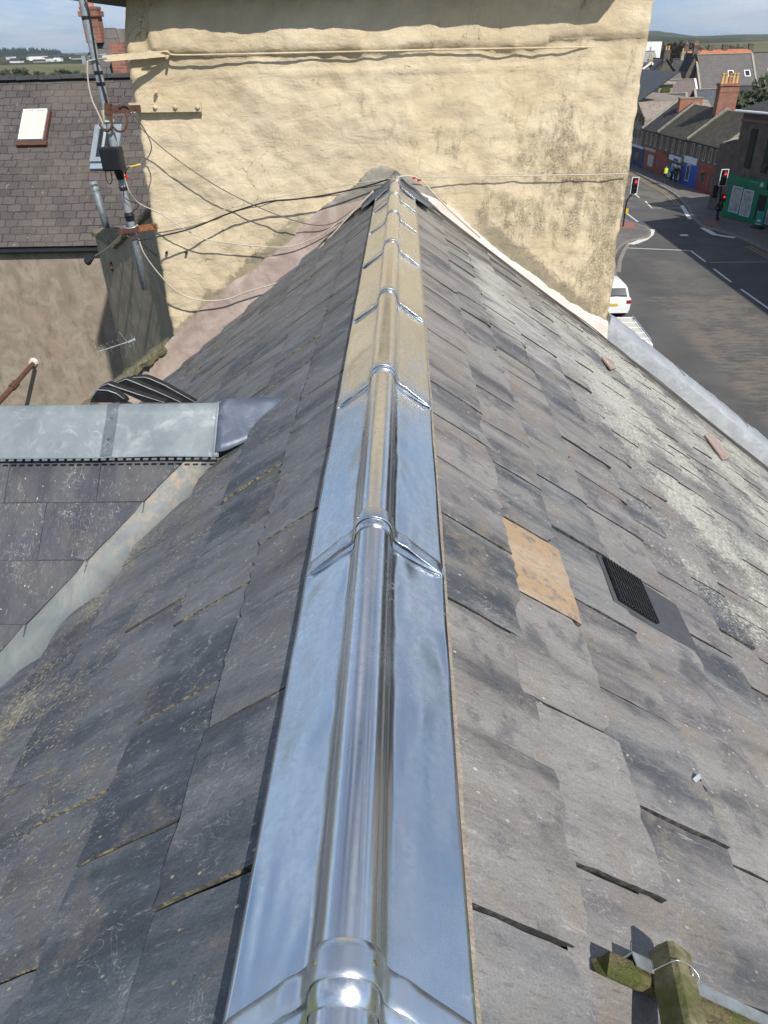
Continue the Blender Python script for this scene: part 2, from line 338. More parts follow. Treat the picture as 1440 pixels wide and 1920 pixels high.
def render_wall():
    t = NT('painted_render'); v = t.coord('Object'); x, y, z = t.sep(v)
    n = t.noise(v, 2.0, 6, 0.6, 0.4); f = t.noise(v, 30, 6, 0.65); w = t.noise(v, 9, 6, 0.7, 0.8)
    c = t.mix(t.rng(n, 0.3, 0.7), (0.56, 0.455, 0.30), (0.67, 0.565, 0.395))
    c = t.mix(t.rng(f, 0.5, 0.78, 0, 0.35), c, (0.42, 0.35, 0.23))
    c = t.mix(t.rng(w, 0.56, 0.72, 0, 0.25), c, (0.48, 0.41, 0.28))
    # sooty mould, right side
    mz = t.math('MULTIPLY', t.rng(x, -0.6, 1.9, 0.0, 1.0), t.rng(z, 10.4, 9.4, 0.35, 1.0))
    vv = t.coord('Object', (7, 7, 3.2)); sm = t.noise(vv, 1.0, 9, 0.78, 0.3)
    big = t.noise(v, 1.9, 3, 0.5)
    k = t.math('ADD', sm, t.math('ADD', t.math('MULTIPLY', mz, 0.20), t.math('MULTIPLY', big, 0.35)))
    gr = t.noise(v, 75, 4, 0.8)
    msk = t.math('MULTIPLY', t.rng(k, 0.77, 0.95, 0, 1), t.rng(gr, 0.38, 0.6, 0.25, 1.0))
    c = t.mix(t.math('MULTIPLY', msk, 0.85), c, (0.17, 0.14, 0.085))
    # grey band of bare cement and mould above the fillets
    dx = t.math('ABSOLUTE', t.math('ADD', x, 0.16))
    line = t.math('SUBTRACT', t.math('SUBTRACT', z, 9.53), t.math('MULTIPLY', dx, -0.80))
    fil = t.math('ADD', line, t.math('MULTIPLY', t.noise(v, 5.5, 9, 0.78, 0.6), -0.56))
    fl = t.math('MULTIPLY', t.rng(fil, 0.07, 0.00, 0, 0.75), t.rng(t.math('ADD', dx, t.math('MULTIPLY', n, 0.6)), 1.0, 1.35, 0.0, 1.0))
    c = t.mix(fl, c, t.mix(f, (0.17, 0.145, 0.105), (0.28, 0.25, 0.18)))
    # thin cracks
    cn = t.noise(v, 1.5, 4, 0.55, 1.2); cr1 = t.math('ABSOLUTE', t.math('SUBTRACT', cn, 0.53))
    ck = t.math('MULTIPLY', t.rng(cr1, 0.0022, 0.0006, 0, 1), t.rng(t.noise(v, 1.1, 2), 0.54, 0.62, 0, 1))
    c = t.mix(t.math('MULTIPLY', ck, 0.75), c, (0.10, 0.075, 0.045))
    vr = t.coord('Object', (7, 7, 13), (0, 0.5, 0)); h = t.math('ADD', t.math('ADD', t.math('MULTIPLY', t.noise(vr, 0.75, 9, 0.62, 0.35), 1.0), t.math('MULTIPLY', t.rng(t.noise(v, 4.5, 5, 0.6), 0.47, 0.53), 0.10)), t.math('MULTIPLY', ck, -0.4))
    nb = t.bump(h, 0.60, 0.030); nb = t.bump(t.noise(v, 120, 4, 0.7), 0.35, 0.002, nb)
    return t.out(c, 0.8, 0, nb, 0.25)
M['render'] = render_wall()
def cement(name, a, b, bs=0.5, streak=False):
    t = NT(name); v = t.coord('Object'); n = t.noise(v, 3.5, 8, 0.65, 0.5); f = t.noise(v, 45, 5, 0.7)
    c = t.mix(t.rng(n, 0.3, 0.7), a, b); c = t.mix(t.rng(f, 0.5, 0.8, 0, 0.3), c, tuple(x*0.6 for x in a))
    if streak:
        s = t.noise(t.coord('Object', (6, 6, 1.6)), 1.0, 9, 0.78); c = t.mix(t.rng(s, 0.50, 0.66, 0, 0.5), c, (0.12, 0.10, 0.085))
        s2 = t.noise(t.coord('Object', (1.2, 1.2, 1.0)), 1.0, 5, 0.6); c = t.mix(t.rng(s2, 0.5, 0.72, 0, 0.6), c, (0.36, 0.26, 0.20))
    nb = t.bump(n, bs, 0.02); nb = t.bump(f, 0.5, 0.003, nb)
    return t.out(c, 0.9, 0, nb, 0.2)
M['fillet_pink'] = cement('fillet_pink', (0.32, 0.24, 0.205), (0.47, 0.39, 0.345), 0.9)
M['fillet_pale'] = cement('fillet_pale', (0.58, 0.52, 0.46), (0.74, 0.69, 0.63), 0.8)
M['fillet_grey'] = cement('fillet_grey', (0.17, 0.155, 0.13), (0.34, 0.31, 0.27), 0.8)
M['grey_render'] = cement('grey_render', (0.27, 0.235, 0.18), (0.36, 0.315, 0.245), 0.4)
M['brown_render'] = cement('brown_render', (0.24, 0.20, 0.155), (0.36, 0.305, 0.245), 0.4, True)
def mossy(name, a, b, moss):
    t = NT(name); v = t.coord('Object'); n = t.noise(v, 9, 8, 0.7, 0.8); f = t.noise(v, 60, 5, 0.7)
    c = t.mix(t.rng(f, 0.3, 0.7), a, b); c = t.mix(t.rng(n, 0.45, 0.6, 0, 0.85), c, moss)
    return t.out(c, 0.92, 0, t.bump(t.math('ADD', n, f), 0.9, 0.015), 0.2)
M['moss_stone'] = mossy('moss_stone', (0.14, 0.12, 0.09), (0.32, 0.28, 0.21), (0.12, 0.13, 0.05))
M['moss_wood'] = mossy('moss_wood', (0.10, 0.085, 0.05), (0.20, 0.17, 0.09), (0.10, 0.12, 0.03))
M['moss'] = simple('moss', (0.09, 0.12, 0.03), 0.95, 0, 0.4, 60, 0.9, 0.02)
def wood():
    t = NT('green_timber'); v = t.coord('Object', (40, 40, 3)); n = t.noise(v, 1.0, 7, 0.65); g = t.noise(t.coord('Object'), 14, 6, 0.7)
    c = t.mix(t.rng(n, 0.3, 0.7), (0.11, 0.10, 0.055), (0.27, 0.245, 0.15)); c = t.mix(t.rng(g, 0.42, 0.62, 0, 0.7), c, (0.10, 0.11, 0.03))
    c = t.mix(t.rng(n, 0.68, 0.76, 0, 0.6), c, (0.45, 0.42, 0.28))
    return t.out(c, 0.85, 0, t.bump(n, 0.6, 0.006), 0.25)
M['wood'] = wood()

# ================================================================== OUR ROOF
X0, ZR = -0.085, 9.408
AR, AL = radians(36), radians(38)
WY = 7.35                                   # face of the painted gable
def slope_pt(side, u, s, n=0.0):
    a = AR if side > 0 else AL
    return Vector((X0 + side*(s*cos(a) + n*sin(a)), u, ZR - s*sin(a) + n*cos(a)))

def slate(mb, F, u0, u1, s0, s1, rnd, th=0.011, lift=0.016, rag=0.004, roll=0.0, jag=0.008, corner=0.0, gap=1.0):
    """one slab; F(u, s, n) -> world point. s0 head (tucked in), s1 tail"""
    N = 13; K = 8; g = random.uniform(0.0022, 0.0060)*gap
    top = [[None]*(N+1) for _ in range(K+1)]; bot = [[None]*(N+1) for _ in range(K+1)]
    sd = random.random()*100
    cl, cr_ = corner*random.choice((0, 1)), corner*random.choice((0, 1))
    for a in range(K+1):
        for b in range(N+1):
            fs = a/K; fu = b/N
            u = u0+g + (u1-u0-2*g)*fu; s = s0 + (s1-s0)*fs
            if a == K:
                s += jag*noise.noise((u*28, sd, 0)) + jag*0.7*noise.noise((u*75, sd, 3)) - max(0, (0.12-fu))*cl - max(0, fu-0.88)*cr_
            if b in (0, N): u += rag*noise.noise((s*22, sd, 7+b)) + rag*0.6*noise.noise((s*60, sd, 9+b))
            n = lift*fs + th + roll*(fu-0.5) + 0.0035*noise.noise((u*5+sd, s*5, 1))
            if a == K: n -= 0.0025
            if a == K and b not in (0, N) and random.random() < 0.10: s -= random.uniform(0.003, 0.010)
            top[a][b] = mb.vert(F(u, s, n), (u, s, n))
            if a == K or b in (0, N): bot[a][b] = mb.vert(F(u, s, n-th*random.uniform(0.9, 1.25)), (u, s, n-th))
    for a in range(K):
        for b in range(N): mb.face((top[a][b], top[a+1][b], top[a+1][b+1], top[a][b+1]), 0, rnd)
        mb.face((top[a][0], bot[a][0], bot[a+1][0], top[a+1][0]), 1, rnd)
        mb.face((top[a][N], top[a+1][N], bot[a+1][N], bot[a][N]), 1, rnd)
    for b in range(N): mb.face((top[K][b], bot[K][b], bot[K][b+1], top[K][b+1]), 1, rnd)

def slating(F, edges, joints, u_lo, u_hi, wid, keep=lambda u, s: True, tint=lambda i, j, u, s: None, lift=0.016, rollr=0.006, jag=0.008, tone=None, corner=0.0, th=0.011, k1=0.6, tj=0.012, ev=0.2):
    mb = MB()
    for i in range(len(edges)-1):
        s_tail = edges[i+1]; s_head = edges[i] - 0.07
        if i < len(joints) and joints[i]: us = list(joints[i])
        else: us = [u_lo + random.uniform(-0.3, 0)]
        while us[0] > u_lo: us.insert(0, us[0]-random.uniform(*wid(i)))
        while us[-1] < u_hi: us.append(us[-1]+random.uniform(*wid(i)))
        for j in range(len(us)-1):
            a, b = us[j], us[j+1]
            if a < u_lo-0.01: a = u_lo
            if b > u_hi: b = u_hi
            if b-a < 0.03: continue
            if not keep((a+b)/2, (s_head+s_tail)/2): continue
            t0 = tint(i, j, (a+b)/2, s_tail)
            rnd = t0 if t0 else (random.random() if tone is None else tone(i, (a+b)/2), random.random()*0.9, random.random(), 1)
            k0 = k1 if i == 0 else 1.0
            slate(mb, F, a, b, s_head, s_tail + random.uniform(-tj, tj), rnd, th=th*random.uniform(1-ev, 1+ev)*(0.8 if i == 0 else 1), lift=lift*random.uniform(1-ev, 1+ev)*k0, roll=random.uniform(-rollr, rollr)*k0*k0,
                  jag=jag*random.uniform(0.5, 1.6), corner=corner*random.random())
    return mb

house = thing('slated_building', 'building whose old grey slate roof fills the foreground', 'building', (0, 3, GZ))
# -- right slope
er = [0.10, 0.503, 0.745, 1.04, 1.38]
while er[-1] < 7.4: er.append(er[-1] + random.uniform(0.24, 0.29))
jr = [[-0.12, 0.29, 0.69, 1.09, 1.50, 1.91, 2.28, 2.63, 2.95, 3.3, 3.65],
      [0.42, 0.865, 1.29, 1.73, 2.14, 2.53, 2.9], [0.72, 1.11, 1.49, 1.885, 2.30, 2.7], [0.64, 1.08, 1.55, 2.02, 2.31, 2.72]]
def tint_r(i, j, u, s):
    if i == 1 and 1.75 < u < 2.12: return (0.4, 0.99, 0.3, 1)
    if i == 0 and 1.5 < u < 1.9: return (0.0, 0.2, 0.71, 1)
    if i == 0 and (0.7 < u < 1.5): return (0.8, 0.3, random.random(), 1)
    if i == 0 and 0.2 < u < 0.69: return (0.97, 0.3, 0.4, 1)
    if i == 1 and 0.86 < u < 1.3: return (0.45, 0.3, 0.8, 1)
    if i == 1 and 2.13 < u < 2.6: return (0.0, 0.5, 0.2, 1)
    if i == 2 and 1.9 < u < 2.6: return (0.98, 0.5, 0.6, 1)
    if i == 2 and 1.48 < u < 1.9: return (0.6, 0.5, 0.1, 1)
    return None
def u_far(s): return 7.33 - 0.172*max(0.0, s-2.6)
def FRT(u, s, n): return slope_pt(1, min(u, u_far(s)), s, n)
mb = slating(FRT, er, jr, -1.6, 7.33, lambda i: (0.30, 0.44) if i < 6 else (0.22, 0.36), tint=tint_r,
             lift=0.017, rollr=0.007, jag=0.013, th=0.012, corner=0.45, keep=lambda u, s: not (1.04+0.0 < s < 1.36 and 2.02 < u < 2.30 and False))
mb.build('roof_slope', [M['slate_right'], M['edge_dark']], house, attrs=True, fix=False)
# -- left slope; it stops at the valley of the rear wing
VA = Vector((-0.838, 3.14)); VB = Vector((-1.79, 2.27)); vd = (VB-VA).normalized()
def beyond_valley(u, s):                      # true where the wing's roof lies over the main slope
    x = X0 - s*cos(AL)
    if x > -0.80: return False
    yv = 3.14 + (x+0.838)*(vd.y/vd.x)         # valley line y at that x
    yb = 3.14+0.15 + (-0.838-x)*0.9           # the hidden valley on the far side
    return yv < u < yb
el = [0.10, 0.455, 0.78, 1.105, 1.445, 1.83]
while el[-1] < 6.0: el.append(el[-1] + random.uniform(0.28, 0.33))
jl = [[-0.1, 0.32, 0.752, 1.17, 1.56, 1.92, 2.33, 2.72, 3.05, 3.45], [0.55, 0.95, 1.35, 1.75, 2.12, 2.5, 2.9], [0.76, 1.18, 1.56, 1.95, 2.35, 2.72], [0.62, 1.02, 1.42, 1.85, 2.2, 2.62]]
mb = MB()
def FL(u, s, n): return slope_pt(-1, u, s, n)
mbl = slating(FL, el, jl, -1.6, 7.33, lambda i: (0.32, 0.42) if i < 6 else (0.26, 0.38), lift=0.032, rollr=0.006, jag=0.010, th=0.028, k1=0.76, tj=0.005, ev=0.10,
              keep=lambda u, s: not beyond_valley(u, s-0.05), corner=0.1)
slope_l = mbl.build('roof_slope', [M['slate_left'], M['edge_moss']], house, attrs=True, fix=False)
# boarding under the slates, building walls
mb = MB()
for side, far, sE in ((1, 7.33, 7.3), (-1, 7.33, 5.9)):
    mb.prism([slope_pt(side, -1.6, 0.0, -0.004), slope_pt(side, far, 0.0, -0.004), slope_pt(side, far, sE, -0.004), slope_pt(side, -1.6, sE, -0.004)],
             slope_pt(side, 0, 0, -0.05)-slope_pt(side, 0, 0, 0))
mb.build('roof_boarding', M['underlay'], house)
mb = MB()
xe_r, xe_l = slope_pt(1, 0, 7.1).x, slope_pt(-1, 0, 5.7).x
zt_r, zt_l = slope_pt(1, 0, 7.1).z-0.12, slope_pt(-1, 0, 5.7).z-0.12
mb.prism([(xe_l, -1.5, GZ), (xe_r, -1.5, GZ), (xe_r, -1.5, zt_r), (X0, -1.5, ZR-0.12), (xe_l, -1.5, zt_l)], (0, 8.8, 0))
mb.build('wall', M['brown_render'], house)
# ragged ends of broken cement under the cap on the left and right: sandy bedding line
mb = MB()
for side in (1,):
    P = []
    for k in range(90):
        u = -1.5+k*0.0985
        w = 0.219 + 0.006*noise.noise((u*9, side, 2))
        P.append([slope_pt(side, u, 0.16, 0.018), slope_pt(side, u, w, 0.0185+0.002*noise.noise((u*12, 0, side))), slope_pt(side, u, w+0.003, 0.008)])
    mb.grid(P)
mb.build('mortar_bedding', simple('bedding', (0.33, 0.28, 0.22), 0.9, 0, 0.25, 30, 0.6), house)

# ------------------------------------------------------------------ the new metal ridge
TR, TC = 0.043, 9.457                         # roll radius, centre height
def cap_profile(dr=0.0):
    pr = []
    L = []
    zf = lambda x: 9.432 - (x-0.046)*tan(radians(34))
    L.append((0.176, zf(0.176)-0.006)); L.append((0.1755, zf(0.1755)+0.001))
    for x in (0.168, 0.15, 0.125, 0.10, 0.08, 0.062, 0.054): L.append((x, zf(x)))
    L.append((0.0500, 9.4325)); L.append((0.0465, 9.4375)); L.append((0.0440, 9.4455))
    r = TR+dr; n = 12
    for k in range(n+1):
        a = radians(-6) + (radians(90)+radians(6))*k/n
        L.append((r*cos(a), TC + r*sin(a)))
    pts = [(-x, z) for x, z in L] + [(x, z) for x, z in L[::-1][1:]]
    return pts
cap = thing('ridge_capping', 'shiny new galvanised metal capping with a round roll along the main ridge', 'ridge capping', (X0, 0, 9.4))
straps_y = [0.50, 1.57, 2.60, 3.60, 4.65, 5.57, 6.33, 6.93]
bounds = [-1.5] + [y-0.055 for y in straps_y] + [7.30]
for k in range(len(bounds)-1):
    a, b = bounds[k], bounds[k+1]+0.05
    mb = MB(); rows = []
    seed = k*13.7
    n = max(4, int((b-a)/0.04))
    for q in range(n+1):
        y = a+(b-a)*q/n; row = []
        lap = 0.0022 if q < n*0.15 and True else 0.0
        for j, (x, z) in enumerate(cap_profile()):
            w = abs(x)
            wob = 0.0060*noise.noise((y*2.0+seed, w*7*(1 if x > 0 else -1), 3)) * min(1, max(0, (w-0.05)/0.06))
            if w > 0.05: wob -= sum(0.0055*math.exp(-((y-ys_+0.27*(w-0.04)+0.03)/0.045)**2) for ys_ in straps_y)*min(1, (w-0.05)/0.04)*min(1, max(0, (0.176-w)/0.03))
            hl = 0.003*max(0, 1-(y-a)/0.12)         # near end rides over the next section
            xx = x + (0.002 if x > 0.17 else -0.002 if x < -0.17 else 0)*noise.noise((y*3, seed, 5)) 
            if w < 0.048:
                d = sqrt(x*x+(z-TC)**2); xx = x*(1+hl/max(d, .01)); z = TC+(z-TC)*(1+hl/max(d, .01))
            else: z += hl
            # gentle taper of the run towards the wall
            row.append((X0 + xx*(1-0.0*y), y, z+wob))
        rows.append(row)
    mb.grid(rows)
    o = mb.build('ridge_section', M['zinc_new'], cap, smooth=True, fix=False)
    o.data.materials.append(M['zinc_tube'])
    npf = len(cap_profile())-1
    for fi, p in enumerate(o.data.polygons):
        j = fi % npf
        if 12 <= j < npf-12: p.material_index = 1
    sdm = o.modifiers.new('thickness', 'SOLIDIFY'); sdm.thickness = 0.0012; sdm.offset = -1
def strap(y, w):
    mb = MB(); prof = []
    r = TR+0.0072
    zf = lambda x: 9.432 - (x-0.046)*tan(radians(34))
    right = []
    for k in range(9):
        a = radians(90) - radians(80)*k/8
        right.append((r*cos(a), TC + r*sin(a)))
    right += [(0.0508, TC-0.004), (0.0528, TC-0.011), (0.056, TC-0.017), (0.062, TC-0.0225), (0.071, TC-0.0285), (0.082, zf(0.082)+0.0175), (0.096, zf(0.096)+0.0145), (0.115, zf(0.115)+0.012),
              (0.140, zf(0.14)+0.011), (0.158, zf(0.158)+0.010), (0.168, zf(0.168)+0.009), (0.176, zf(0.176)+0.001), (0.179, zf(0.179)-0.010)]
    prof = [(-x, z) for x, z in right[::-1]] + right[1:]
    rows = []
    for q in range(5):
        yy = y - w/2 + w*q/4
        rows.append([(X0+x, yy - (0.27*max(0, abs(x)-0.04)), z + (0.0008 if q in (1, 2, 3) else 0)) for x, z in prof])
    mb.grid(rows)
    o = mb.build('fixing_strap', M['zinc_strap'], cap, smooth=True, fix=False)
    sdm = o.modifiers.new('thickness', 'SOLIDIFY'); sdm.thickness = 0.0022; sdm.offset = 0; bw = o.modifiers.new('b', 'BEVEL'); bw.width = 0.0006; bw.segments = 1; bw.limit_method = 'ANGLE'; bw.angle_limit = radians(60)
    for sx in (-1, 1):
        b = MB(); a = radians(40); c = Vector((X0+sx*(r+0.0005)*cos(a), y, TC+(r+0.0005)*sin(a))); d = Vector((sx*cos(a), 0, sin(a)))
        b.tube([c, c+d*0.0012, c+d*0.0022], [0.0046, 0.0042, 0.002], 10)
        b.build('rivet', M['brass'], o, smooth=False)
for y in straps_y: strap(y, 0.047)
# lead dressing where the ridge meets the wall
mb = MB(); rows = []
for q in range(9):
    y = 6.93+q*0.05; row = []
    for k in range(25):
        x = -0.30+0.6*k/24
        z = 9.475 - abs(x)*0.70 + 0.028*math.exp(-(x/0.04)**2) + (0.03*max(0, (y-7.15)/0.2)**2) + 0.012*noise.noise((x*14, y*12, 1))
        row.append((X0+x, y, z))
    rows.append(row)
mb.grid(rows)
ls_ = mb.build('lead_saddle', M['lead'], None, smooth=True, fix=False)
sdm = ls_.modifiers.new('t', 'SOLIDIFY'); sdm.thickness = 0.003
tag(ls_, 'crumpled dark lead saddle where the ridge capping meets the painted wall', 'flashing')

# ------------------------------------------------------------------ roof vent, clip
c4 = [slope_pt(1, u, s, 0.0) for u, s in ((2.26, 0.985), (2.26, 1.17), (2.02, 1.17), (2.02, 0.985))]
vent = thing('roof_vent', 'black slatted plastic vent grille set between the slates of the right slope', 'vent', tuple(slope_pt(1, 2.14, 1.1)))
def onR(u, s, n): return slope_pt(1, u, s, n)
def slab(mb, F, u0, u1, s0, s1, n0, n1, m=0):
    i = [mb.vert(F(u, s, n), (u, s, n)) for u in (u0, u1) for s in (s0, s1) for n in (n0, n1)]
    for q in ((0, 1, 3, 2), (4, 6, 7, 5), (0, 4, 5, 1), (2, 3, 7, 6), (0, 2, 6, 4), (1, 5, 7, 3)): mb.face([i[k] for k in q], m)
NV = 0.032
mb = MB(); slab(mb, onR, 2.01, 2.285, 0.965, 1.385, 0.012, NV-0.004); mb.build('base_plate', simple('vent_plate', (0.085, 0.09, 0.10), 0.5), vent, bevel=0.002)
mb = MB(); slab(mb, onR, 2.02, 2.275, 0.985, 1.17, NV, NV+0.0015)
mb.build('recess', M['black'], vent)
mb = MB()
for k in range(13):
    s = 0.990+k*0.0148; slab(mb, onR, 2.022, 2.273, s, s+0.006, NV+0.0015, NV+0.0105)
for u in (2.022, 2.084, 2.146, 2.208, 2.268): slab(mb, onR, u, u+0.005, 0.985, 1.172, NV+0.003, NV+0.0085)
mb.build('grille', simple('vent_black', (0.030, 0.031, 0.034), 0.45), vent)
mb = MB()
p = [onR(1.285, 1.005, 0.035), onR(1.30, 1.02, 0.052), onR(1.29, 1.065, 0.040), onR(1.285, 1.075, 0.034)]
for a, b in zip(p[:-1], p[1:]): mb.bar(a, b, 0.012, 0.002, upv=slope_pt(1, 0, 0, 1)-slope_pt(1, 0, 0, 0))
tag(mb.build('slate_clip', M['galv']), 'small bent metal clip holding a slipped slate on the right slope', 'slate clip')

# ------------------------------------------------------------------ timber post and board, bottom right
NR = (slope_pt(1, 0, 0, 1)-slope_pt(1, 0, 0, 0)).normalized()
def onr(x, y, n): return on_plane(x, y, NR, slope_pt(1, 0, 0, n))
p_a, p_b = onr(1258, 1792, 0.085), onr(1297, 1980, 0.11)
t = thing('roof_ladder_post', 'square mossy green timber post lying over the board at the bottom right of the roof', 'timber post', tuple(p_a))
d = (p_b-p_a).normalized(); xv = d.cross(NR).normalized(); zv = xv.cross(d)
mb = MB(); w = 0.0265
rows = []
for k in range(17):
    q = p_a + d*(0.55*k/16); ring = []
    for (a, b) in ((-1, -1), (-1, -0.2), (-1, 0.75), (-0.75, 1), (0, 1.03), (0.72, 1), (1, 0.7), (1, -0.2), (1, -1)):
        wob = 0.0016*noise.noise((a*3+k*.8, b*4, k*0.6))
        e = 0.0 if k else 0.010*noise.noise((a*4, b*5, 9)) - 0.006*(b < 0)
        ring.append(q + xv*(a*w+wob) + zv*(b*w+wob) + d*e)
    rows.append([*ring, ring[0]])
mb.grid(rows); mb.poly([v for v in rows[0][:-1]][::-1]); mb.poly(rows[-1][:-1])
mb.build('timber', M['wood'], t)
mb = MB(); q = p_a + d*0.035
mb.tube(spline([q + xv*(a*w*1.1)+zv*(b*w*1.12)+d*e for a, b, e in ((-1, -0.8, .004), (-1, 0.8, .010), (-0.5, 1.02, .002), (0.1, 1.05, 0.004), (0.85, 1.0, .012), (1.0, 0.3, .010), (1, -0.8, .004))], 4), 0.0011, 6)
e = q + xv*(-0.3*w)+zv*w*1.08; mb.tube([e, e+zv*0.004+d*0.01, e+zv*0.001+d*0.02], 0.001, 6)
mb.build('tie_wire', M['alu'], t, smooth=True)
b_a, b_b = onr(1128, 1790, 0.045), onr(1500, 1962, 0.045)
t = thing('edge_board', 'rotting mossy board with a bright metal angle strip running under the timber post', 'board', tuple(b_a))
d2 = (b_b-b_a).normalized(); x2 = d2.cross(NR).normalized()   # across the board
if x2.y > 0: x2 = -x2
mb = MB(); rows = []
L = (b_b-b_a).length
for k in range(60):
    f = k/59; q = b_a + d2*(L*f); ring = []
    for (a, b) in ((0, 0.018), (0.018, 0.020), (0.030, 0.016), (0.034, 0.0), (0.028, -0.012), (0.012, -0.02), (0, -0.022), (-0.004, -0.005)):
        wob = 0.005*noise.noise((f*40, a*50, b*60)) * (1 if a > 0.01 else 0.3)
        e = 0 if k else 0.02*noise.noise((a*60, b*60, 2)) + 0.0
        ring.append(q + x2*(a+wob) + NR*(b+wob) + d2*e)
    rows.append([*ring, ring[0]])
mb.grid(rows); mb.poly(rows[0][:-1]); mb.poly(rows[-1][:-1][::-1])
mb.build('rotten_wood', M['moss_wood'], t)
mb = MB()
s_a = b_a + d2*0.055
def ang(a, b): return s_a + x2*a + NR*b
Ls = L-0.055
mb.prism([ang(-0.012, 0.021), ang(0.011, 0.024), ang(0.011, 0.0265), ang(-0.0145, 0.0235), ang(-0.0145, -0.012), ang(-0.012, -0.012)], d2*Ls)
mb.build('metal_strip', M['alu'], t)

# ================================================================== REAR WING (left)
# its ridge runs to the left, its near slope meets the main slope in a valley
RYW, RZW = 3.26, 8.955
AW = math.atan2(0.74, 0.87)
def wing_pt(side, t, s, n=0.0):               # side -1 = slope facing us; t = distance along -x
    return Vector((-t, RYW + side*(s*cos(AW) + n*sin(AW)), RZW - s*sin(AW) + n*cos(AW)))
wing = thing('rear_wing', 'side wing roofed in smooth dark slates with straight courses', 'building', (-3, RYW, GZ))
def valley_t(s):                              # t of the valley at depth s on the near slope
    y = RYW - s*cos(AW); return 0.838 + (3.14-y)*(0.95/0.87)
ew = [0.0, 0.405, 0.685, 0.98, 1.265]
while ew[-1] < 4.2: ew.append(ew[-1]+0.29)
mb = MB()
def wing_row(i, us, F):
    for a, b in zip(us[:-1], us[1:]):
        s1 = ew[i+1]; s0 = ew[i]-0.06
        vt0, vt1 = valley_t(s0)+0.19, valley_t(s1)+0.19
        if b < vt0: continue
        rnd = (random.random(), random.random()*0.9, random.random(), 1)
        # slates next to the valley are cut on the rake
        if a < vt1:
            N = 6; T = [[], []]; B = []
            hi = b-0.002
            for q in range(N+1):
                f = q/N; s = s0+(s1-s0)*f; lo = max(a+0.002, valley_t(s)+0.19+0.006*noise.noise((s*20, 1, 2)))
                lo = min(lo, hi-0.001)
                n = 0.010+0.013*f
                T[0].append(mb.vert(F(lo, s, n), (lo, s, n))); T[1].append(mb.vert(F(hi, s, n), (hi, s, n))); B.append(mb.vert(F(lo, s, n-0.009), (lo, s, n)))
            for q in range(N):
                if (Vector(mb.v[T[0][q]])-Vector(mb.v[T[1][q]])).length < 0.004: continue
                mb.face((T[0][q], T[0][q+1], T[1][q+1], T[1][q]), 0, rnd); mb.face((T[0][q], B[q], B[q+1], T[0][q+1]), 1, rnd)
            if (Vector(mb.v[T[0][N]])-Vector(mb.v[T[1][N]])).length < 0.01: continue
            e = mb.vert(F(hi, s1, 0.014), (hi, s1, 0)); mb.face((T[0][N], B[N], e, T[1][N]), 1, rnd)
        else: slate(mb, F, a, b, s0, s1, rnd, th=0.008, lift=0.012, rag=0.001, jag=0.002, gap=0.4)
FW_ = lambda u, s, n: wing_pt(-1, u, s, n)
starts = [1.46, 1.70, 1.94, 1.72, 2.15]
for i in range(len(ew)-1):
    u = starts[i] if i < 5 else valley_t(ew[i])+random.random()*0.3
    us = [u]
    while us[0] > 0.7: us.insert(0, us[0]-0.46)
    while us[-1] < 5.6: us.append(us[-1]+random.uniform(0.42, 0.48))
    wing_row(i, us, FW_)
mb.build('roof_slope', [M['slate_wing'], M['edge_dark']], wing, attrs=True, fix=False)
mb = MB()
cor = []
for s in (0, 4.3): cor.append(wing_pt(-1, valley_t(s)+0.08, s, -0.002))
mb.prism([cor[0], cor[1], wing_pt(-1, 5.6, 4.3, -0.002), wing_pt(-1, 5.6, 0, -0.002)], wing_pt(-1, 0, 0, -0.03)-wing_pt(-1, 0, 0, 0))
mb.prism([wing_pt(1, 0.9, 0.0, 0.02), wing_pt(1, 0.9+3.2*.79, 3.2, 0.02), wing_pt(1, 5.6, 3.2, 0.02), wing_pt(1, 5.6, 0, 0.02)], wing_pt(1, 0, 0, -0.03)-wing_pt(1, 0, 0, 0))
mb.build('roof_boarding', M['underlay'], wing)
mb = MB(); yb0, yb1 = wing_pt(-1, 0, 4.1).y, wing_pt(1, 0, 3.1).y
mb.prism([(-4.7, yb0, GZ), (-4.7, yb1, GZ), (-4.7, yb1, wing_pt(1, 0, 3.1).z-.05), (-4.7, RYW, RZW-.05), (-4.7, yb0, wing_pt(-1, 0, 4.1).z-.05)], (-0.8, 0, 0))
mb.build('wall', M['brown_render'], wing)
# valley gutter: grey-buff sheet, pinkish mortar along its edge
def val(f, off, n):                           # f down the valley, off > 0 towards the wing
    a = Vector((-0.838, 3.14, 8.852)); b = Vector((-1.79, 2.27, 8.109)); d = (b-a)
    p = a + d*f
    if off >= 0: q = wing_pt(-1, -p.x+off, (RYW-p.y)/cos(AW), n)
    else: q = p + (slope_pt(-1, 0, 0, n)-slope_pt(-1, 0, 0, 0)) + Vector((-off*0.45, off*0.8, -off*0.45*tan(AL)))
    return q
t = NT('valley_sheet'); v = t.coord('Object'); n = t.noise(v, 3.0, 6, 0.6, 0.6); f = t.noise(v, 16, 6, 0.7)
zc = t.sep(v)[2]
c = t.mix(t.rng(n, 0.35, 0.65), (0.15, 0.175, 0.185), (0.25, 0.265, 0.255)); c = t.mix(t.math('MULTIPLY', t.rng(zc, 8.3, 8.8, 0.05, 0.75), t.rng(f, 0.46, 0.64)), c, (0.42, 0.33, 0.24))
M['valley'] = t.out(c, 0.55, 0.25, t.bump(n, 0.5, 0.02))
mb = MB(); rows = []
for k in range(60):
    f = 0.02+k*0.07
    rows.append([val(f, -0.22, 0.004), val(f, -0.10, 0.006), val(f, 0.0, 0.007), val(f, 0.10, 0.009), val(f, 0.20, 0.010), val(f, 0.30, 0.011)])
mb.grid(rows)
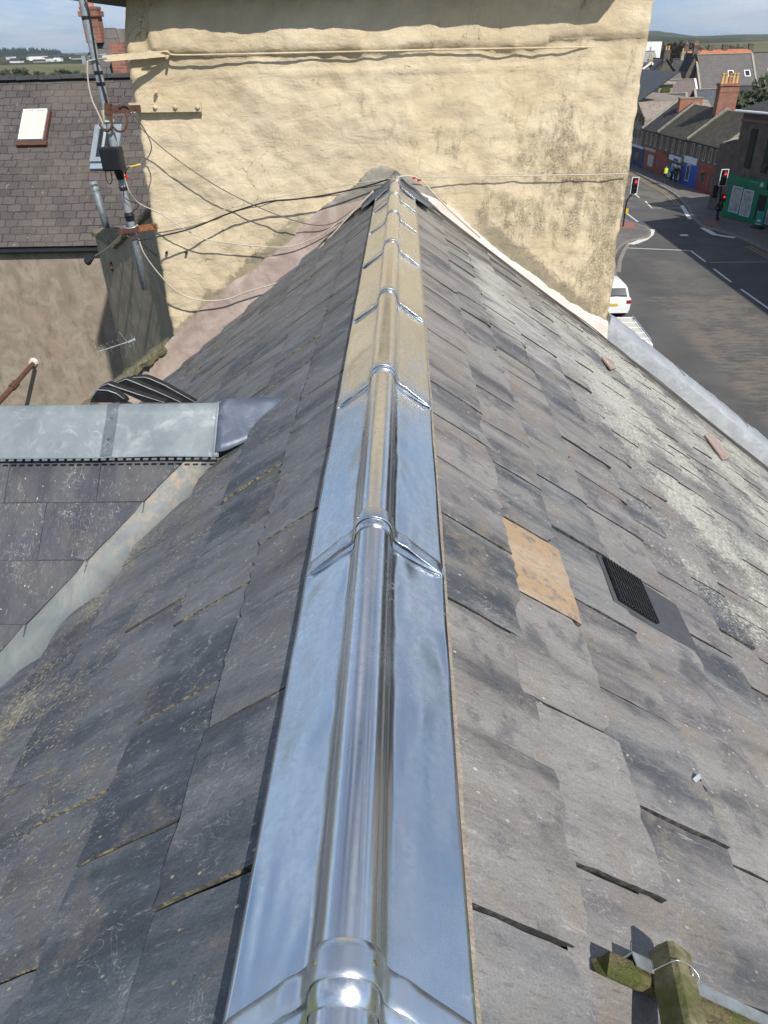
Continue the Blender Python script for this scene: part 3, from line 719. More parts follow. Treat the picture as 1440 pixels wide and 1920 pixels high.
tag(mb.build('valley_gutter', M['valley'], None, smooth=True), 'grey and buff metal valley gutter between the main slope and the side wing', 'gutter')
# the weathered ridge cap
oc = thing('weathered_ridge_capping', 'weathered dull grey metal capping along the ridge of the side wing', 'ridge capping', (-2, RYW, RZW))
def wcap(x0, x1, name='ridge_section', mat='zinc_old', dz=0.0, seed=0, flare=0.0):
    mb = MB(); rows = []; n = max(3, int((x0-x1)/0.05))
    for q in range(n+1):
        x = x0+(x1-x0)*q/n; row = []
        for (dy, z) in ((-0.265, -0.205), (-0.262, -0.198), (-0.2, -0.150), (-0.13, -0.097), (-0.062, -0.047), (-0.052, -0.036), (-0.03, -0.015), (0, -0.003), (0.03, -0.015), (0.055, -0.045), (0.14, -0.11), (0.2, -0.16)):
            row.append((x, RYW+0.02+dy*0.86, RZW+0.100+z*0.84+dz+0.004*noise.noise((x*3+seed, dy*8, 0))))
        rows.append(row)
    mb.grid(rows); o = mb.build(name, M[mat], oc, smooth=True, fix=False)
    s = o.modifiers.new('t', 'SOLIDIFY'); s.thickness = 0.002; s.offset = 1
    es = o.modifiers.new('e', 'EDGE_SPLIT'); es.split_angle = radians(25)
    return o
o = wcap(-0.88, -1.42, seed=3); o2 = wcap(-1.42, -3.3, dz=-0.003, seed=8)
wcap(-1.385, -1.44, 'fixing_strap', 'zinc_strap_old', 0.006)
wcap(-3.3, -5.6, dz=-0.006)
for k in range(2):
    b = MB(); c = Vector((-1.41, RYW-0.05-0.09*k, RZW+0.055-0.065*k)); b.tube([c, c+Vector((0, -.003, .006))], 0.006, 8); b.build('nail_head', M['zinc_strap_old'], oc)
# perforated lower lip of the old cap
mb = MB(); x = -0.9
while x > -3.3:
    mb.box((x, RYW-0.222, RZW-0.075), (0.024, 0.009, 0.006)); x -= 0.040
mb.build('perforated_edge', M['zinc_old'], oc)
# lead piece where the old cap dies into the main slope
mb = MB(); rows = []
for q in range(15):
    f = q/14; x = -0.895+0.42*f; row = []
    main = slope_pt(-1, 0, (X0-x)/cos(AL), 0.052).z
    for k in range(13):
        g = -1+2*k/12; wd = (0.225*(1-f**1.5*0.92) if g < 0 else 0.12*(1-0.3*f))
        y = RYW+0.02+g*wd
        ridge = RZW+0.115-abs(g)*wd*0.75
        z = max(ridge-0.0*f, main) + 0.007*noise.noise((x*12, y*12, 5))
        row.append((x, y + 0.02*f, z))
    rows.append(row)
mb.grid(rows); o = mb.build('lead_end', M['lead'], oc, smooth=True, fix=False)
s = o.modifiers.new('t', 'SOLIDIFY'); s.thickness = 0.004; s.offset = 1
mb = MB(); rows = []
for q in range(3):
    rows.append([(-0.885-0.012*q, RYW+0.02+dy*0.86, RZW+0.107+z*0.84) for dy, z in ((-0.27, -0.205), (-0.13, -0.095), (-0.05, -0.034), (0, -0.002), (0.05, -0.034), (0.12, -0.09))])
mb.grid(rows); o = mb.build('bright_lap', M['zinc_pale'], oc, smooth=True, fix=False); s = o.modifiers.new('t', 'SOLIDIFY'); s.thickness = 0.002; s.offset = 1
# loose dark slates in the far valley
M['torn'] = simple('torn_black', (0.018, 0.018, 0.020), 0.55, 0, 0.5, 30, 0.5)
def zq(x, y): return (150+x/6.26, 540+y/6.26)
for k, pl in enumerate((((560, 1062), (600, 1040), (760, 1034), (820, 1050), (1000, 1130), (1360, 1330), (1180, 1330), (900, 1190)), ((380, 1128), (450, 1095), (545, 1056), (620, 1085), (900, 1200), (1190, 1330), (980, 1330), (700, 1215), (480, 1150)),
        ((215, 1170), (270, 1135), (330, 1112), (430, 1150), (700, 1240), (990, 1330), (760, 1330), (520, 1220), (330, 1170)), ((120, 1330), (150, 1260), (205, 1183), (330, 1190), (430, 1225), (520, 1290), (550, 1330)))):
    Y = 4.45-0.2*k; mb = MB(); P = [aty(*zq(x, y+14), Y) for x, y in pl]; mb.prism(P, (0.0, 0.05, 0.0)); o = mb.build('roofing_sheet', M['torn'], None)
    tag(o, ['black curved sheet at the back of the torn pile behind the dull capping', 'black curved sheet second from the back of the torn pile', 'black curled sheet in the middle of the torn pile behind the dull capping', 'short black curved flap at the left end of the torn pile'][k], 'roofing sheet', 'torn black roofing sheets')
    T = [p+Vector((0, -.004, .002)) for p in P[:6]]; mb = MB(); mb.tube(T, [0.001, .004, .005, .0045, .004, .002], 5); e = mb.build('frayed_edge', M['leadpipe'], None); e.parent = o

# ================================================================== PAINTED GABLE
gable = thing('painted_gable', 'tall cream painted gable with flaking rough render rising at the end of the ridge', 'gable wall', (-0.2, WY, GZ))
def wall_pt(x, z):
    # front face with bulges and the swollen band under the cope
    n = Vector((x*1.6, 0.3, z*1.6)); y = WY - 0.030*noise.fractal(n, 1.0, 2.0, 4)
    y -= 0.012*noise.noise((x*7, 3, z*9)) + 0.006*noise.noise((x*19, 5, z*21))
    edge = 10.43 + 0.035*noise.noise((x*1.7, 1, 4)) + 0.015*noise.noise((x*7, 1, 4)) + (0.05 if x > 1.2 else 0)
    k = min(1, max(0, (z-edge)/0.05)); k = k*k*(3-2*k)
    lx = min(1, max(0, (x+2.16)/0.05))
    dep = 0.055 if x < -0.35 else 0.042
    y -= dep*k*lx*(1-0.25*min(1, max(0, (z-edge-0.12)/0.1)))
    l2 = 0.012*max(0, 1-abs(z-(10.30+0.012*noise.noise((x*3, 2, 2))))/0.02)
    return Vector((x, y-l2, z))
XL, XR = -2.395, 2.02
def ledge(z): return XL + 0.018*noise.noise((z*4, 1, 2)) + 0.008*noise.noise((z*13, 1, 2)) + (0.03 if z > 9.6 else 0) + (0.10*max(0, z-10.45)*1.6 if z > 10.45 else 0)
def redge(z): return XR + 0.020*noise.noise((z*3, 7, 2)) + 0.010*noise.noise((z*12, 7, 2)) + 0.004*noise.noise((z*40, 7, 2))
mb = MB(); rows = []
NZ, NX = 150, 190
for a in range(NZ+1):
    z = 6.9 + 4.05*a/NZ; l, r = ledge(z), redge(z); row = []
    for b in range(NX+1):
        f = b/NX; x = l+(r-l)*f; p = wall_pt(x, z)
        e = min(f, 1-f)*(r-l)
        if e < 0.04: p.y += (0.04-e)**2*14
        row.append(p)
    L = [Vector((l+0.004*noise.noise((z*9, q, 1)), WY+0.02+q*0.12, z)) for q in range(13, 0, -1)]
    R_ = [Vector((r+0.004*noise.noise((z*9, q, 5)), WY+0.02+q*0.12, z)) for q in range(1, 14)]
    rows.append(L+row+R_)
mb.grid(rows)
mb.build('wall', M['render'], gable, smooth=True)
mb = MB()
mb.prism([(-4.3, WY+0.05, GZ), (5.9, WY+0.05, GZ), (5.9, WY+0.05, 4.7), (2.0, WY+0.05, 7.75), (-2.35, WY+0.05, 7.5), (-3.9, WY+0.05, 6.6), (-4.3, WY+0.05, 6.0)], (0, 0.32, 0))
mb.build('wall_core', M['grey_render'], gable)
# cope and chimney head above the frame: they throw the shadow along the top
mb = MB(); rows = []
for k in range(80):
    x = -2.72+4.93*k/79; w = lambda s, a: a*noise.noise((x*2.1, s, 3)) + a*0.5*noise.noise((x*8, s, 3))
    yf = WY-0.27 if x < 1.72 else WY-0.10
    if x < -2.2: yf = WY-0.31
    zb = 10.872 + (0.0 if x > -2.2 else -0.02)
    rows.append([(x, WY+1.7, zb), (x, yf+w(1, 0.02), zb+w(2, 0.012)), (x, yf-0.012+w(3, 0.02), zb+0.06), (x, yf+w(1, 0.02), zb+0.16), (x, WY+1.7, zb+0.17)])
mb.grid(rows); mb.poly(rows[0]); mb.poly(rows[-1][::-1])
mb.build('cope', simple('cope_stone', (0.12, 0.11, 0.10), 0.9, 0, 0.3, 20, 0.6), gable)
mb = MB(); mb.box((-0.35, WY+0.9, 12.0), (4.4, 1.3, 1.95)); mb.box((-0.35, WY+0.9, 13.03), (4.6, 1.5, 0.15))
mb.box((-0.35, WY+0.85, 10.92), (4.2, 1.5, 0.09))
mb.build('chimney_head', M['render'], gable)

def wall_ribbon(name, pts_top, pts_bot, mat, thick, label, cat, sub=7, Y=WY, rag=0.016, parent=None):
    mb = MB(); T = spline([aty(x, y, Y) for x, y in pts_top], sub); B = spline([aty(x, y, Y) for x, y in pts_bot], sub); n = min(len(T), len(B))
    front = []
    m = 120
    def samp(P, f):
        g = f*(len(P)-1); i = min(len(P)-2, int(g)); return P[i].lerp(P[i+1], g-i)
    for k in range(m+1):
        f = k/m; a = samp(T, f).copy(); b = samp(B, f); 
        a.z += rag*noise.noise((a.x*9, 2, 1)) + rag*0.7*noise.noise((a.x*26, 2, 1)) + rag*0.4*noise.noise((a.x*70, 2, 1))
        row = [Vector((a.x, Y+0.02, a.z+0.002)), Vector((a.x, Y-thick*0.5, a.z))]
        for q in range(1, 7):
            g = q/6; p = a.lerp(b, g); row.append(Vector((p.x, Y-thick-0.05*g*g-0.006*noise.noise((p.x*8, 1, p.z*8)), p.z)))
        front.append(row)
    mb.grid(front); o = mb.build(name, mat, parent, smooth=True)
    if not parent: tag(o, label, cat)
    return o
wall_ribbon('cement_fillet', [(600, 392), (565, 425), (538, 458), (500, 482), (478, 505), (435, 530), (408, 558), (385, 572), (352, 603), (320, 636), (285, 668)],
            [(700, 368), (655, 402), (600, 455), (556, 498), (505, 545), (470, 580), (425, 625), (385, 665), (350, 695), (315, 722), (275, 760)], M['fillet_pink'], 0.035,
            'wide pinkish cement fillet sealing the left slope against the cream gable', 'cement fillet')
wall_ribbon('cement_fillet', [(828, 376), (860, 402), (900, 440), (945, 478), (990, 508), (1040, 545), (1090, 578), (1140, 603)],
            [(770, 352), (820, 398), (870, 440), (930, 486), (985, 525), (1035, 562), (1085, 598), (1135, 640)], M['fillet_pale'], 0.03,
            'pale pink cement fillet sealing the right slope against the cream gable', 'cement fillet', rag=0.011)
wall_ribbon('mortar_patch', [(560, 440), (600, 392), (640, 366), (668, 345), (688, 322), (722, 312), (762, 330), (800, 352), (838, 384)],
            [(640, 420), (655, 402), (680, 380), (700, 366), (712, 350), (730, 345), (758, 350), (790, 378), (818, 400)], M['fillet_grey'], 0.03,
            'rough grey mortar packed round the peak where the ridge meets the gable', 'mortar', rag=0.02)
# low pink wall past the gable's left corner
mb = MB()
mb.prism([aty(322, 640, 7.36), aty(288, 668, 7.36), aty(215, 742, 7.36), aty(330, 790, 7.36)], (0, 0.10, 0))
tag(mb.build('parapet_wall', M['fillet_pink'], None), 'low pink rendered upstand below the mossy coping', 'parapet wall')
# skew copings
def skew(name, A, B, w, h, mat, seg, label, cat, mossy=True, wob=0.01, down=0.05):
    A = Vector(A); B = Vector(B); d = (B-A); L = d.length; d.normalize(); side = Vector((0, 1, 0)); nn = d.cross(side)
    if nn.z < 0: nn = -nn
    mb = MB(); rows = []; m = int(L/0.025)
    for k in range(m+1):
        f = L*k/m; p = A + d*f; row = []
        for a, b in ((0.0, -down), (-0.012, h*0.25), (0.0, h*0.75), (w*0.2, h), (w*0.8, h), (w, h*0.7), (w, -down)):
            g = wob*noise.noise((f*7, a*20, b*20)) + wob*0.5*noise.noise((f*25, a*30, b*30))
            row.append(p + side*(a+g) + nn*(b+g))
        rows.append(row)
    mb.grid(rows); mb.poly(rows[0]); mb.poly(rows[-1][::-1])
    o = mb.build(name, mat, None, smooth=True); tag(o, label, cat)
    es = o.modifiers.new('e', 'EDGE_SPLIT'); es.split_angle = radians(35)
    return o
A, B = aty(306, 652, 7.28), aty(150, 772, 7.28)
skew('skew_coping', A, B+(B-A)*0.3, 0.26, 0.035, M['moss_stone'], 0, 'mossy broken stone coping running down beside the grey stack', 'coping', wob=0.022)
A, B = slope_pt(1, u_far(2.5), 2.5, 0.03), slope_pt(1, u_far(4.8), 4.8, 0.03)
sk = skew('skew_coping', A, B+(B-A)*0.9, 0.40, 0.20, M['zinc_pale'], 0, 'dull grey metal covered coping sloping down to the street on the right', 'coping', wob=0.010, down=0.06)
for f0 in (0.42, 0.80):
    mb = MB(); P = A + (B-A)*(f0*1.0); d = (B-A).normalized(); nn = d.cross(Vector((0, 1, 0))); nn = nn if nn.z > 0 else -nn
    mb.bar(P+nn*0.202+Vector((0, 0.06, 0)), P+nn*0.202+Vector((0, 0.34, 0)), 0.008, 0.008); mb.build('lap_seam', M['zinc_old'], sk)
# flaked slivers of mortar and slate by the right coping
for k, (a, b, c, e) in enumerate((((1128, 668), (1142, 672), (1156, 690), (1146, 692)), ((1322, 815), (1336, 812), (1372, 858), (1356, 862)))):
    mb = MB(); mb.prism([on_plane(x, y, NR, slope_pt(1, 0, 0, 0.045)) for x, y in (a, b, c, e)], NR*-0.012)
    tag(mb.build('mortar_flake', M['fillet_pink'], None), ['small pale flake of mortar at the top of the right metal coping', 'larger pale flake of mortar lying further down beside the right metal coping'][k], 'mortar', )
# screw eyes, holes and plugs in the wall
for k, (x, y) in enumerate(((312, 474), (349, 474), (291, 173))):
    mb = MB(); c = aty(x, y, WY-0.03); mb.tube([c+Vector((0, .02, 0)), c+Vector((0, -0.010-0.01*(k == 2), 0))], [0.013, 0.011] if k != 2 else [0.02, 0.009], 9)
    tag(mb.build('wall_plug', M['render'] if k == 2 else M['black'], None), ['black hole plug low in the cream wall, left of its smaller twin', 'smaller black hole plug low in the cream wall', 'painted over stub of a fixing above the painted bar'][k], 'wall plug')
mb = MB(); c = aty(316, 103, WY-0.03); mb.tube([c, c+Vector((-0.0, -0.07, -0.02))], 0.012, 8)
tag(mb.build('pipe_stub', M['render']), 'short cream painted stub poking out under the thin conduit', 'pipe stub')

# ------------------------------------------------------------------ grey stack beside the gable
st = thing('side_stack', 'plain grey rendered flue stack with a mossy top standing left of the gable', 'chimney', (-2.85, 7.9, GZ))
SA = Vector((-2.43, 7.60, 0)); SD = Vector((-0.57, 0.822, 0)).normalized(); SN = Vector((SD.y*-1, SD.x, 0)).normalized()   # face turned away from the sun
if SN.y > 0: SN = -SN
qs = atv(181, 455, SA, SA+SD); SL = (qs-SA).dot(SD); st_z = atv(178, 440, SA, SA+SD).z; YS = qs.y
def stp(t_, o, z): q = SA+SD*t_-SN*o; return Vector((q.x, q.y, z))
zA_ = atv(290, 392, SA, SA+SD).z
def ztop(t_): f = min(1, max(0, t_/(SL*0.66))); return zA_+(st_z-zA_)*f
mb = MB(); rows = []
for a in range(41):
    pr = [(0, 0.7), (0, 0.0)] + [(SL*q/12, 0.0) for q in range(1, 13)] + [(SL, 0.35), (SL, 0.7)]
    rows.append([stp(x, o+0.006*noise.noise((x*5, a*.4, 2)), 4.6+(ztop(x)-4.6)*a/40) for x, o in pr])
mb.grid(rows); mb.poly(rows[-1]); mb.build('shaft', M['grey_render'], st)
mb = MB(); rows = []
for a in range(31):
    x = -0.02+(SL+0.07)*a/30; rows.append([stp(x, (-0.015, -0.04, -0.035, 0.12, 0.30, 0.45)[j]+0.016*noise.noise((x*9, 1, j)), ztop(x)+(-0.02, 0.0, 0.045, 0.06, 0.05, -.03)[j]+0.02*noise.noise((x*11, j, 2))) for j in range(6)])
mb.grid(rows); mb.poly(rows[0]); mb.poly(rows[-1][::-1]); mb.build('cope', M['moss_stone'], st)
# flue pipe
fp = thing('flue_pipe', 'short grey flue pipe with a small metal cowl on top of the grey stack', 'pipe', tuple(aty(200, 428, YS+.15)))
a, b = aty(199, 424, YS+.15), aty(178, 352, YS+.15)
mb = MB(); mb.tube([a - (b-a)*0.2, b], 0.042, 14); mb.build('pipe', M['leadpipe'], fp, smooth=True)
mb = MB(); u = (b-a).normalized(); mb.tube([b-u*0.03, b, b+u*0.005, b+u*0.05, b+u*0.055], [0.048, 0.048, 0.028, 0.028, 0.028], 14); mb.tube([b+u*0.045, b+u*0.07, b+u*0.075], [0.052, 0.050, 0.02], 14)
mb.build('cowl', M['alu'], fp)
# bellows-like float on an arm
sp = thing('cable_bracket', 'thin arm ending in a black cup that hangs past the corner of the grey stack', 'bracket', tuple(aty(240, 430, 7.4)))
mb = MB(); mb.tube(spline([aty(238, 430, 7.45), aty(205, 462, 7.42), aty(178, 480, 7.4)], 4), 0.006, 7); mb.build('arm', M['cable_grey'], sp)
mb = MB(); c = aty(176, 482, 7.4); e = aty(162, 492, 7.4); mb.tube([c, c.lerp(e, 0.35), c.lerp(e, 0.8), e], [0.01, 0.022, 0.038, 0.034], 10); mb.build('cup', M['black'], sp)
mb = MB(); c = atv(211, 502, SA, SA+SD)+SN*.006; mb.tube([c+Vector((0, 0.012, 0.08)), c+Vector((0, -0.0, 0.05)), c+Vector((0.004, -0.004, 0)), c+Vector((0.002, 0.01, -0.055))], [0.004, 0.022, 0.035, 0.006], 10)
tag(mb.build('rusty_fixing', M['rust'], None), 'rusty stained fixing on the face of the grey stack', 'fixing')

# ------------------------------------------------------------------ mast, brackets, boxes
YM = 7.05
def mp_(y, dx=0): return aty(155+(y-0)*0.2165+dx, y, YM)
mast = thing('aerial_mast', 'leaning grey steel pole bracketed to the left edge of the cream gable', 'mast', tuple(mp_(545)))
mb = MB(); mb.tube([mp_(-140), mp_(0), mp_(200), mp_(400), mp_(543)], 0.0335, 18); mb.build('pole', M['galv'], mast, smooth=True)
for y in (30, 133, 154, 350): mb = MB(); mb.tube([mp_(y), mp_(y+7)], 0.0355, 18); mb.build('tape', M['cable_black'], mast)
mb = MB(); mb.tube([mp_(206), mp_(228)], 0.047, 18); mb.build('sleeve', M['cream_plastic'], mast)
for ys_, rs_ in (((318, 324, 336), [0.05, 0.048, 0.038]), ((398, 404, 414), [0.036, 0.045, 0.038])):
    mb = MB(); mb.tube([mp_(y) for y in ys_], rs_, 12); mb.build('rubber_collar', M['black'], mast)
# top bracket
tb = thing('wall_bracket', 'cream painted flat bar clamped to the mast near the top of the gable', 'bracket', tuple(aty(250, 105, 7.2)), group='mast brackets')
mb = MB(); mb.bar(aty(192, 110, YM-0.02), aty(316, 100, WY-0.05), 0.012, 0.045); mb.bar(aty(230, 106, WY-0.04), aty(316, 101, WY-0.045), 0.02, 0.035); mb.build('flat_bar', M['render'], tb)
mb = MB(); mb.tube([aty(166, 114, YM-0.045), aty(200, 109, YM-0.045)], 0.008, 8, m=0); mb.box(tuple(aty(162, 112, YM)), (0.03, 0.12, 0.06)); mb.tube([aty(166, 106, YM+0.045), aty(200, 102, YM+0.045)], 0.008, 8)
mb.build('clamp', M['alu'], tb)
# conduit
mb = MB(); pts = [aty(270, 106, WY-0.07), aty(290, 104, WY-0.08), aty(305, 97, WY-0.085), aty(316, 98, WY-0.075), aty(330, 103, WY-0.07), aty(420, 102, WY-0.06), aty(560, 99, WY-0.045), aty(700, 96, WY-0.042), aty(880, 92, WY-0.036), aty(1060, 89, WY-0.025), aty(1120, 88, WY+.02)]
mb.tube(spline(pts, 6), 0.0075, 8); mb.tube(spline([aty(266, 104, WY-.08), aty(282, 96, WY-.1), aty(286, 106, WY-.1), aty(278, 110, WY-.08)], 5), 0.007, 6)
tag(mb.build('conduit', M['render'], None, smooth=True), 'thin cream painted conduit running along the top of the wall', 'conduit')
# middle bracket
mbk = thing('wall_bracket', 'rusty bracket with two curved hooks and a cream painted wall plate below the conduit', 'bracket', tuple(aty(225, 206, 7.1)), group='mast brackets')
mb = MB(); mb.bar(aty(243, 202, WY-0.03), aty(378, 200, WY-0.035), 0.022, 0.075); mb.build('wall_plate', M['render'], mbk)
for x in (291, 329, 371): mb = MB(); c = aty(x, 201, WY-0.046); mb.tube([c, c+Vector((0, -0.014, 0)), c+Vector((0, -0.02, 0))], [0.02, 0.018, 0.008], 6); mb.build('bolt', M['render'], mbk)
mb = MB(); mb.bar(aty(200, 206, YM-0.05), aty(242, 204, YM-0.0), 0.03, 0.06); mb.bar(aty(236, 204, YM-0.0), aty(262, 203, WY-0.05), 0.02, 0.05)
mb.bar(aty(203, 194, YM-0.055), aty(203, 216, YM-0.055), 0.05, 0.05); mb.tube([aty(198, 176, YM-.05), aty(201, 195, YM-.05)], 0.008, 6); mb.build('rusty_arm', M['rust'], mbk)
mb = MB(); mb.tube(spline([aty(207, 212, YM-.07), aty(210, 228, YM-.08), aty(207, 242, YM-.08), aty(197, 245, YM-.05), aty(187, 234, YM-.02)], 6), 0.0095, 8)
mb.tube(spline([aty(235, 210, YM-.03), aty(239, 228, YM-.06), aty(232, 244, YM-.08), aty(221, 246, YM-.08), aty(212, 238, YM-.06)], 6), 0.0095, 8)
mb.build('hook', M['rust'], mbk, smooth=True)
# lower bracket
lbk = thing('wall_bracket', 'lowest bracket with a rust streaked bar and a bright u-bolt round the mast', 'bracket', tuple(aty(245, 430, 7.1)), group='mast brackets')
mb = MB(); mb.bar(aty(250, 430, YM+0.03), aty(293, 424, WY-0.02), 0.03, 0.05); mb.build('rusty_bar', M['rust_bright'], lbk)
mb = MB(); mb.bar(aty(224, 434, YM-0.03), aty(258, 430, YM-0.03), 0.09, 0.03); mb.tube(spline([aty(233, 438, YM-.05), aty(246, 446, YM-.06), aty(262, 440, YM-.04)], 5), 0.008, 6); mb.build('clamp', M['rust'], lbk)
mb = MB(); mb.tube(spline([aty(233, 424, YM+.0), aty(236, 428, YM-.055), aty(250, 427, YM-.06), aty(258, 421, YM-.02)], 5), 0.006, 6); mb.build('u_bolt', M['alu'], lbk, smooth=True)
# black box
bx = thing('junction_box', 'square black plastic box strapped to the mast with a cable loop below', 'junction box', tuple(aty(211, 298, YM-0.09)))
mb = MB(); c = aty(211, 298, YM-0.10); mb.box(c, (0.175, 0.10, 0.185), rz=-0.08); mb.build('box', M['black'], bx, bevel=0.008)
mb = MB(); mb.box(c+Vector((0.004, -0.056, 0.0)), (0.15, 0.012, 0.16), rz=-0.08); mb.build('lid', M['black'], bx, bevel=0.003)
mb = MB(); mb.tube(spline([aty(198, 314, YM-.09), aty(199, 335, YM-.09), aty(205, 345, YM-.09), aty(210, 338, YM-.09), aty(207, 316, YM-.09)], 6), 0.0045, 6); mb.build('cable_loop', M['cable_black'], bx, smooth=True)

# ------------------------------------------------------------------ cables
def cable(name, pts, r, mat, label, cat='cable', group=None, n=7, jit=0.0):
    mb = MB(); P = spline(pts, 10)
    if jit: P = [p + Vector((jit*noise.noise(p*3), 0, jit*noise.noise(p*3+Vector((5, 5, 5))))) for p in P]
    mb.tube(P, r*0.82, n); return tag(mb.build(name, M[mat], None, smooth=True), label, cat, group)
A_ = aty
cable('cable', [A_(258, 446, 7.0), A_(262, 450, 7.0), A_(300, 443, 7.1), A_(360, 428, 7.15), A_(430, 400, 7.2), A_(500, 379, 7.2), A_(560, 373, 7.2), A_(620, 364, 7.2), A_(690, 348, 7.22), A_(728, 336, 7.2)], 0.0085, 'cable_black',
      'thick black cable sweeping from the mast foot up to the ridge end')
cable('cable', [A_(280, 432, 7.3), A_(360, 412, 7.3), A_(450, 385, 7.3), A_(560, 362, 7.3), A_(660, 345, 7.28), A_(740, 334, 7.22)], 0.0042, 'cable_white', 'thin cream wire just above the thick black cable')
cable('cable', [A_(226, 200, 7.0), A_(240, 206, 7.1), A_(262, 238, 7.15), A_(320, 290, 7.18), A_(400, 345, 7.2), A_(470, 382, 7.2), A_(540, 410, 7.22), A_(590, 422, 7.24), A_(625, 418, 7.24), A_(660, 395, 7.2), A_(700, 362, 7.16)], 0.0055, 'cable_grey',
      'long grey cable drooping across the wall from the rusty hooks to the ridge')
cable('cable', [A_(222, 196, 6.98), A_(232, 194, 7.0), A_(250, 212, 7.05), A_(272, 245, 7.1), A_(284, 275, 7.1), A_(275, 298, 7.08), A_(255, 310, 7.05)], 0.0065, 'cable_grey', 'grey cable curling away from the bracket beside the black box')
cable('cable', [A_(262, 308, 7.06), A_(250, 312, 7.03), A_(240, 315, 7.0), A_(235, 325, 7.0), A_(236, 338, 7.0)], 0.0055, 'cable_black', 'short black cable end dropping from a yellow sleeve beside the mast')
mb = MB(); mb.tube(spline([A_(264, 308, 7.06), A_(252, 311, 7.03), A_(243, 313, 7.0)], 4), 0.0075, 8); tag(mb.build('cable_sleeve', M['yellow'], None), 'yellow sleeve on the cable beside the black box', 'sleeve')
mb = MB(); mb.tube([A_(234, 330, 6.98), A_(241, 333, 6.98)], 0.012, 6); mb.tube([A_(237, 327, 6.97), A_(238, 337, 6.97)], 0.01, 6); tag(mb.build('red_clip', M['red'], None), 'small red clip on the mast below the black box', 'clip')
cable('cable', [A_(231, 318, 6.98), A_(236, 340, 6.98), A_(244, 362, 7.0), A_(262, 382, 7.1), A_(300, 400, 7.15), A_(350, 432, 7.18), A_(385, 448, 7.2), A_(430, 456, 7.22), A_(490, 462, 7.24), A_(545, 462, 7.24), A_(600, 440, 7.22), A_(650, 405, 7.18), A_(695, 365, 7.14)], 0.0065, 'cable_white',
      'whitish cable leaving the red clip and sagging along the wall above the fillet')
cable('cable', [A_(164, 114, 7.0), A_(165, 150, 7.0), A_(172, 185, 7.0), A_(184, 212, 7.0), A_(194, 235, 7.0)], 0.008, 'cable_white', 'short white cable bowed out on the left of the mast')
cable('cable', [A_(260, 448, 7.0), A_(270, 475, 7.02), A_(295, 510, 7.1), A_(330, 545, 7.16), A_(370, 562, 7.2), A_(420, 562, 7.22), A_(470, 545, 7.2), A_(520, 530, 7.16), A_(560, 505, 7.1), A_(600, 465, 7.1), A_(650, 410, 7.1), A_(700, 358, 7.1)], 0.0085, 'cable_white',
      'thick white cable looping down over the pink fillet and back up to the ridge')
cable('cable', [A_(200, 255, 6.97), A_(205, 280, 6.95), A_(211, 315, 6.95)], 0.006, 'cable_black', 'black lead running down the mast behind the black box')
cable('cable', [A_(232, 345, 6.98), A_(232, 368, 6.98), A_(246, 378, 6.98), A_(260, 384, 6.98), A_(250, 396, 6.98), A_(238, 402, 6.98)], 0.0045, 'cable_black', 'thin black cable kinked beside the mast above its foot')
cable('cable', [A_(158, 0, 7.0), A_(166, 20, 6.99), A_(176, 80, 6.99), A_(184, 130, 6.98), A_(192, 160, 6.98), A_(200, 190, 6.98)], 0.009, 'cable_black', 'black feeder cable taped down the upper mast')
cable('cable', [A_(262, 452, 7.02), A_(275, 465, 7.2), A_(294, 480, 7.5)], 0.006, 'cable_black', 'short black cable passing behind the gable corner')
cable('cable', [A_(780, 331, 7.25), A_(850, 331, 7.28), A_(950, 330, 7.29), A_(1060, 328, 7.29), A_(1178, 326, 7.29)], 0.006, 'cable_white', 'straight cream wire strung along the right half of the gable')
def over_right(u_s, lift): return [slope_pt(1, u, s, lift) for u, s in u_s]
for k, (off, mat, lab) in enumerate(((0.0, 'cable_black', 'black cable closest to the pale fillet in the bundle on the right slope'), (0.035, 'cable_grey', 'grey cable second from the fillet in the bundle on the right slope'),
        (0.075, 'cable_black', 'black cable in the middle of the bundle on the right slope'), (0.12, 'cable_grey', 'grey cable second from the slates in the bundle on the right slope'), (0.17, 'cable_grey', 'outermost grey cable of the bundle, lying furthest onto the slates'))):
    P = []
    for q in range(14):
        s = 0.16 + q*0.42; u = u_far(s) - 0.19 - off*(0.55+0.06*q) + 0.02*noise.noise((q*1.3, k*5, 1)) - (0.05 if q == 0 else 0)
        P.append(slope_pt(1, u, s, 0.055 + 0.010*(k % 2) + 0.012*noise.noise((q*1.1, k*3, 7))))
    P[0] = A_(752 - 3*k, 336+2*k, 7.2)
    cable('cable', P, 0.0075 if k % 2 == 0 else 0.006, mat, lab, group='cables laid down beside the right fillet')
cable('cable', [A_(735, 334, 7.2), A_(765, 330, 7.18), A_(790, 338, 7.2), A_(815, 365, 7.22), A_(850, 400, 7.22), A_(900, 445, 7.2)], 0.009, 'cable_white', 'thick pale cable arching over the ridge end onto the right fillet')
for k, (x, y) in enumerate(((776, 334), (786, 338))):
    mb = MB(); c = A_(x, y, 7.17); mb.box(c, (0.03, 0.02, 0.018), rz=0.5*k, m=0); tag(mb.build('red_clip', M['red'], None), ['small red clip on the cables just right of the ridge end', 'second red clip on the ridge end cables, the one nearer the straight wire'][k], 'clip')

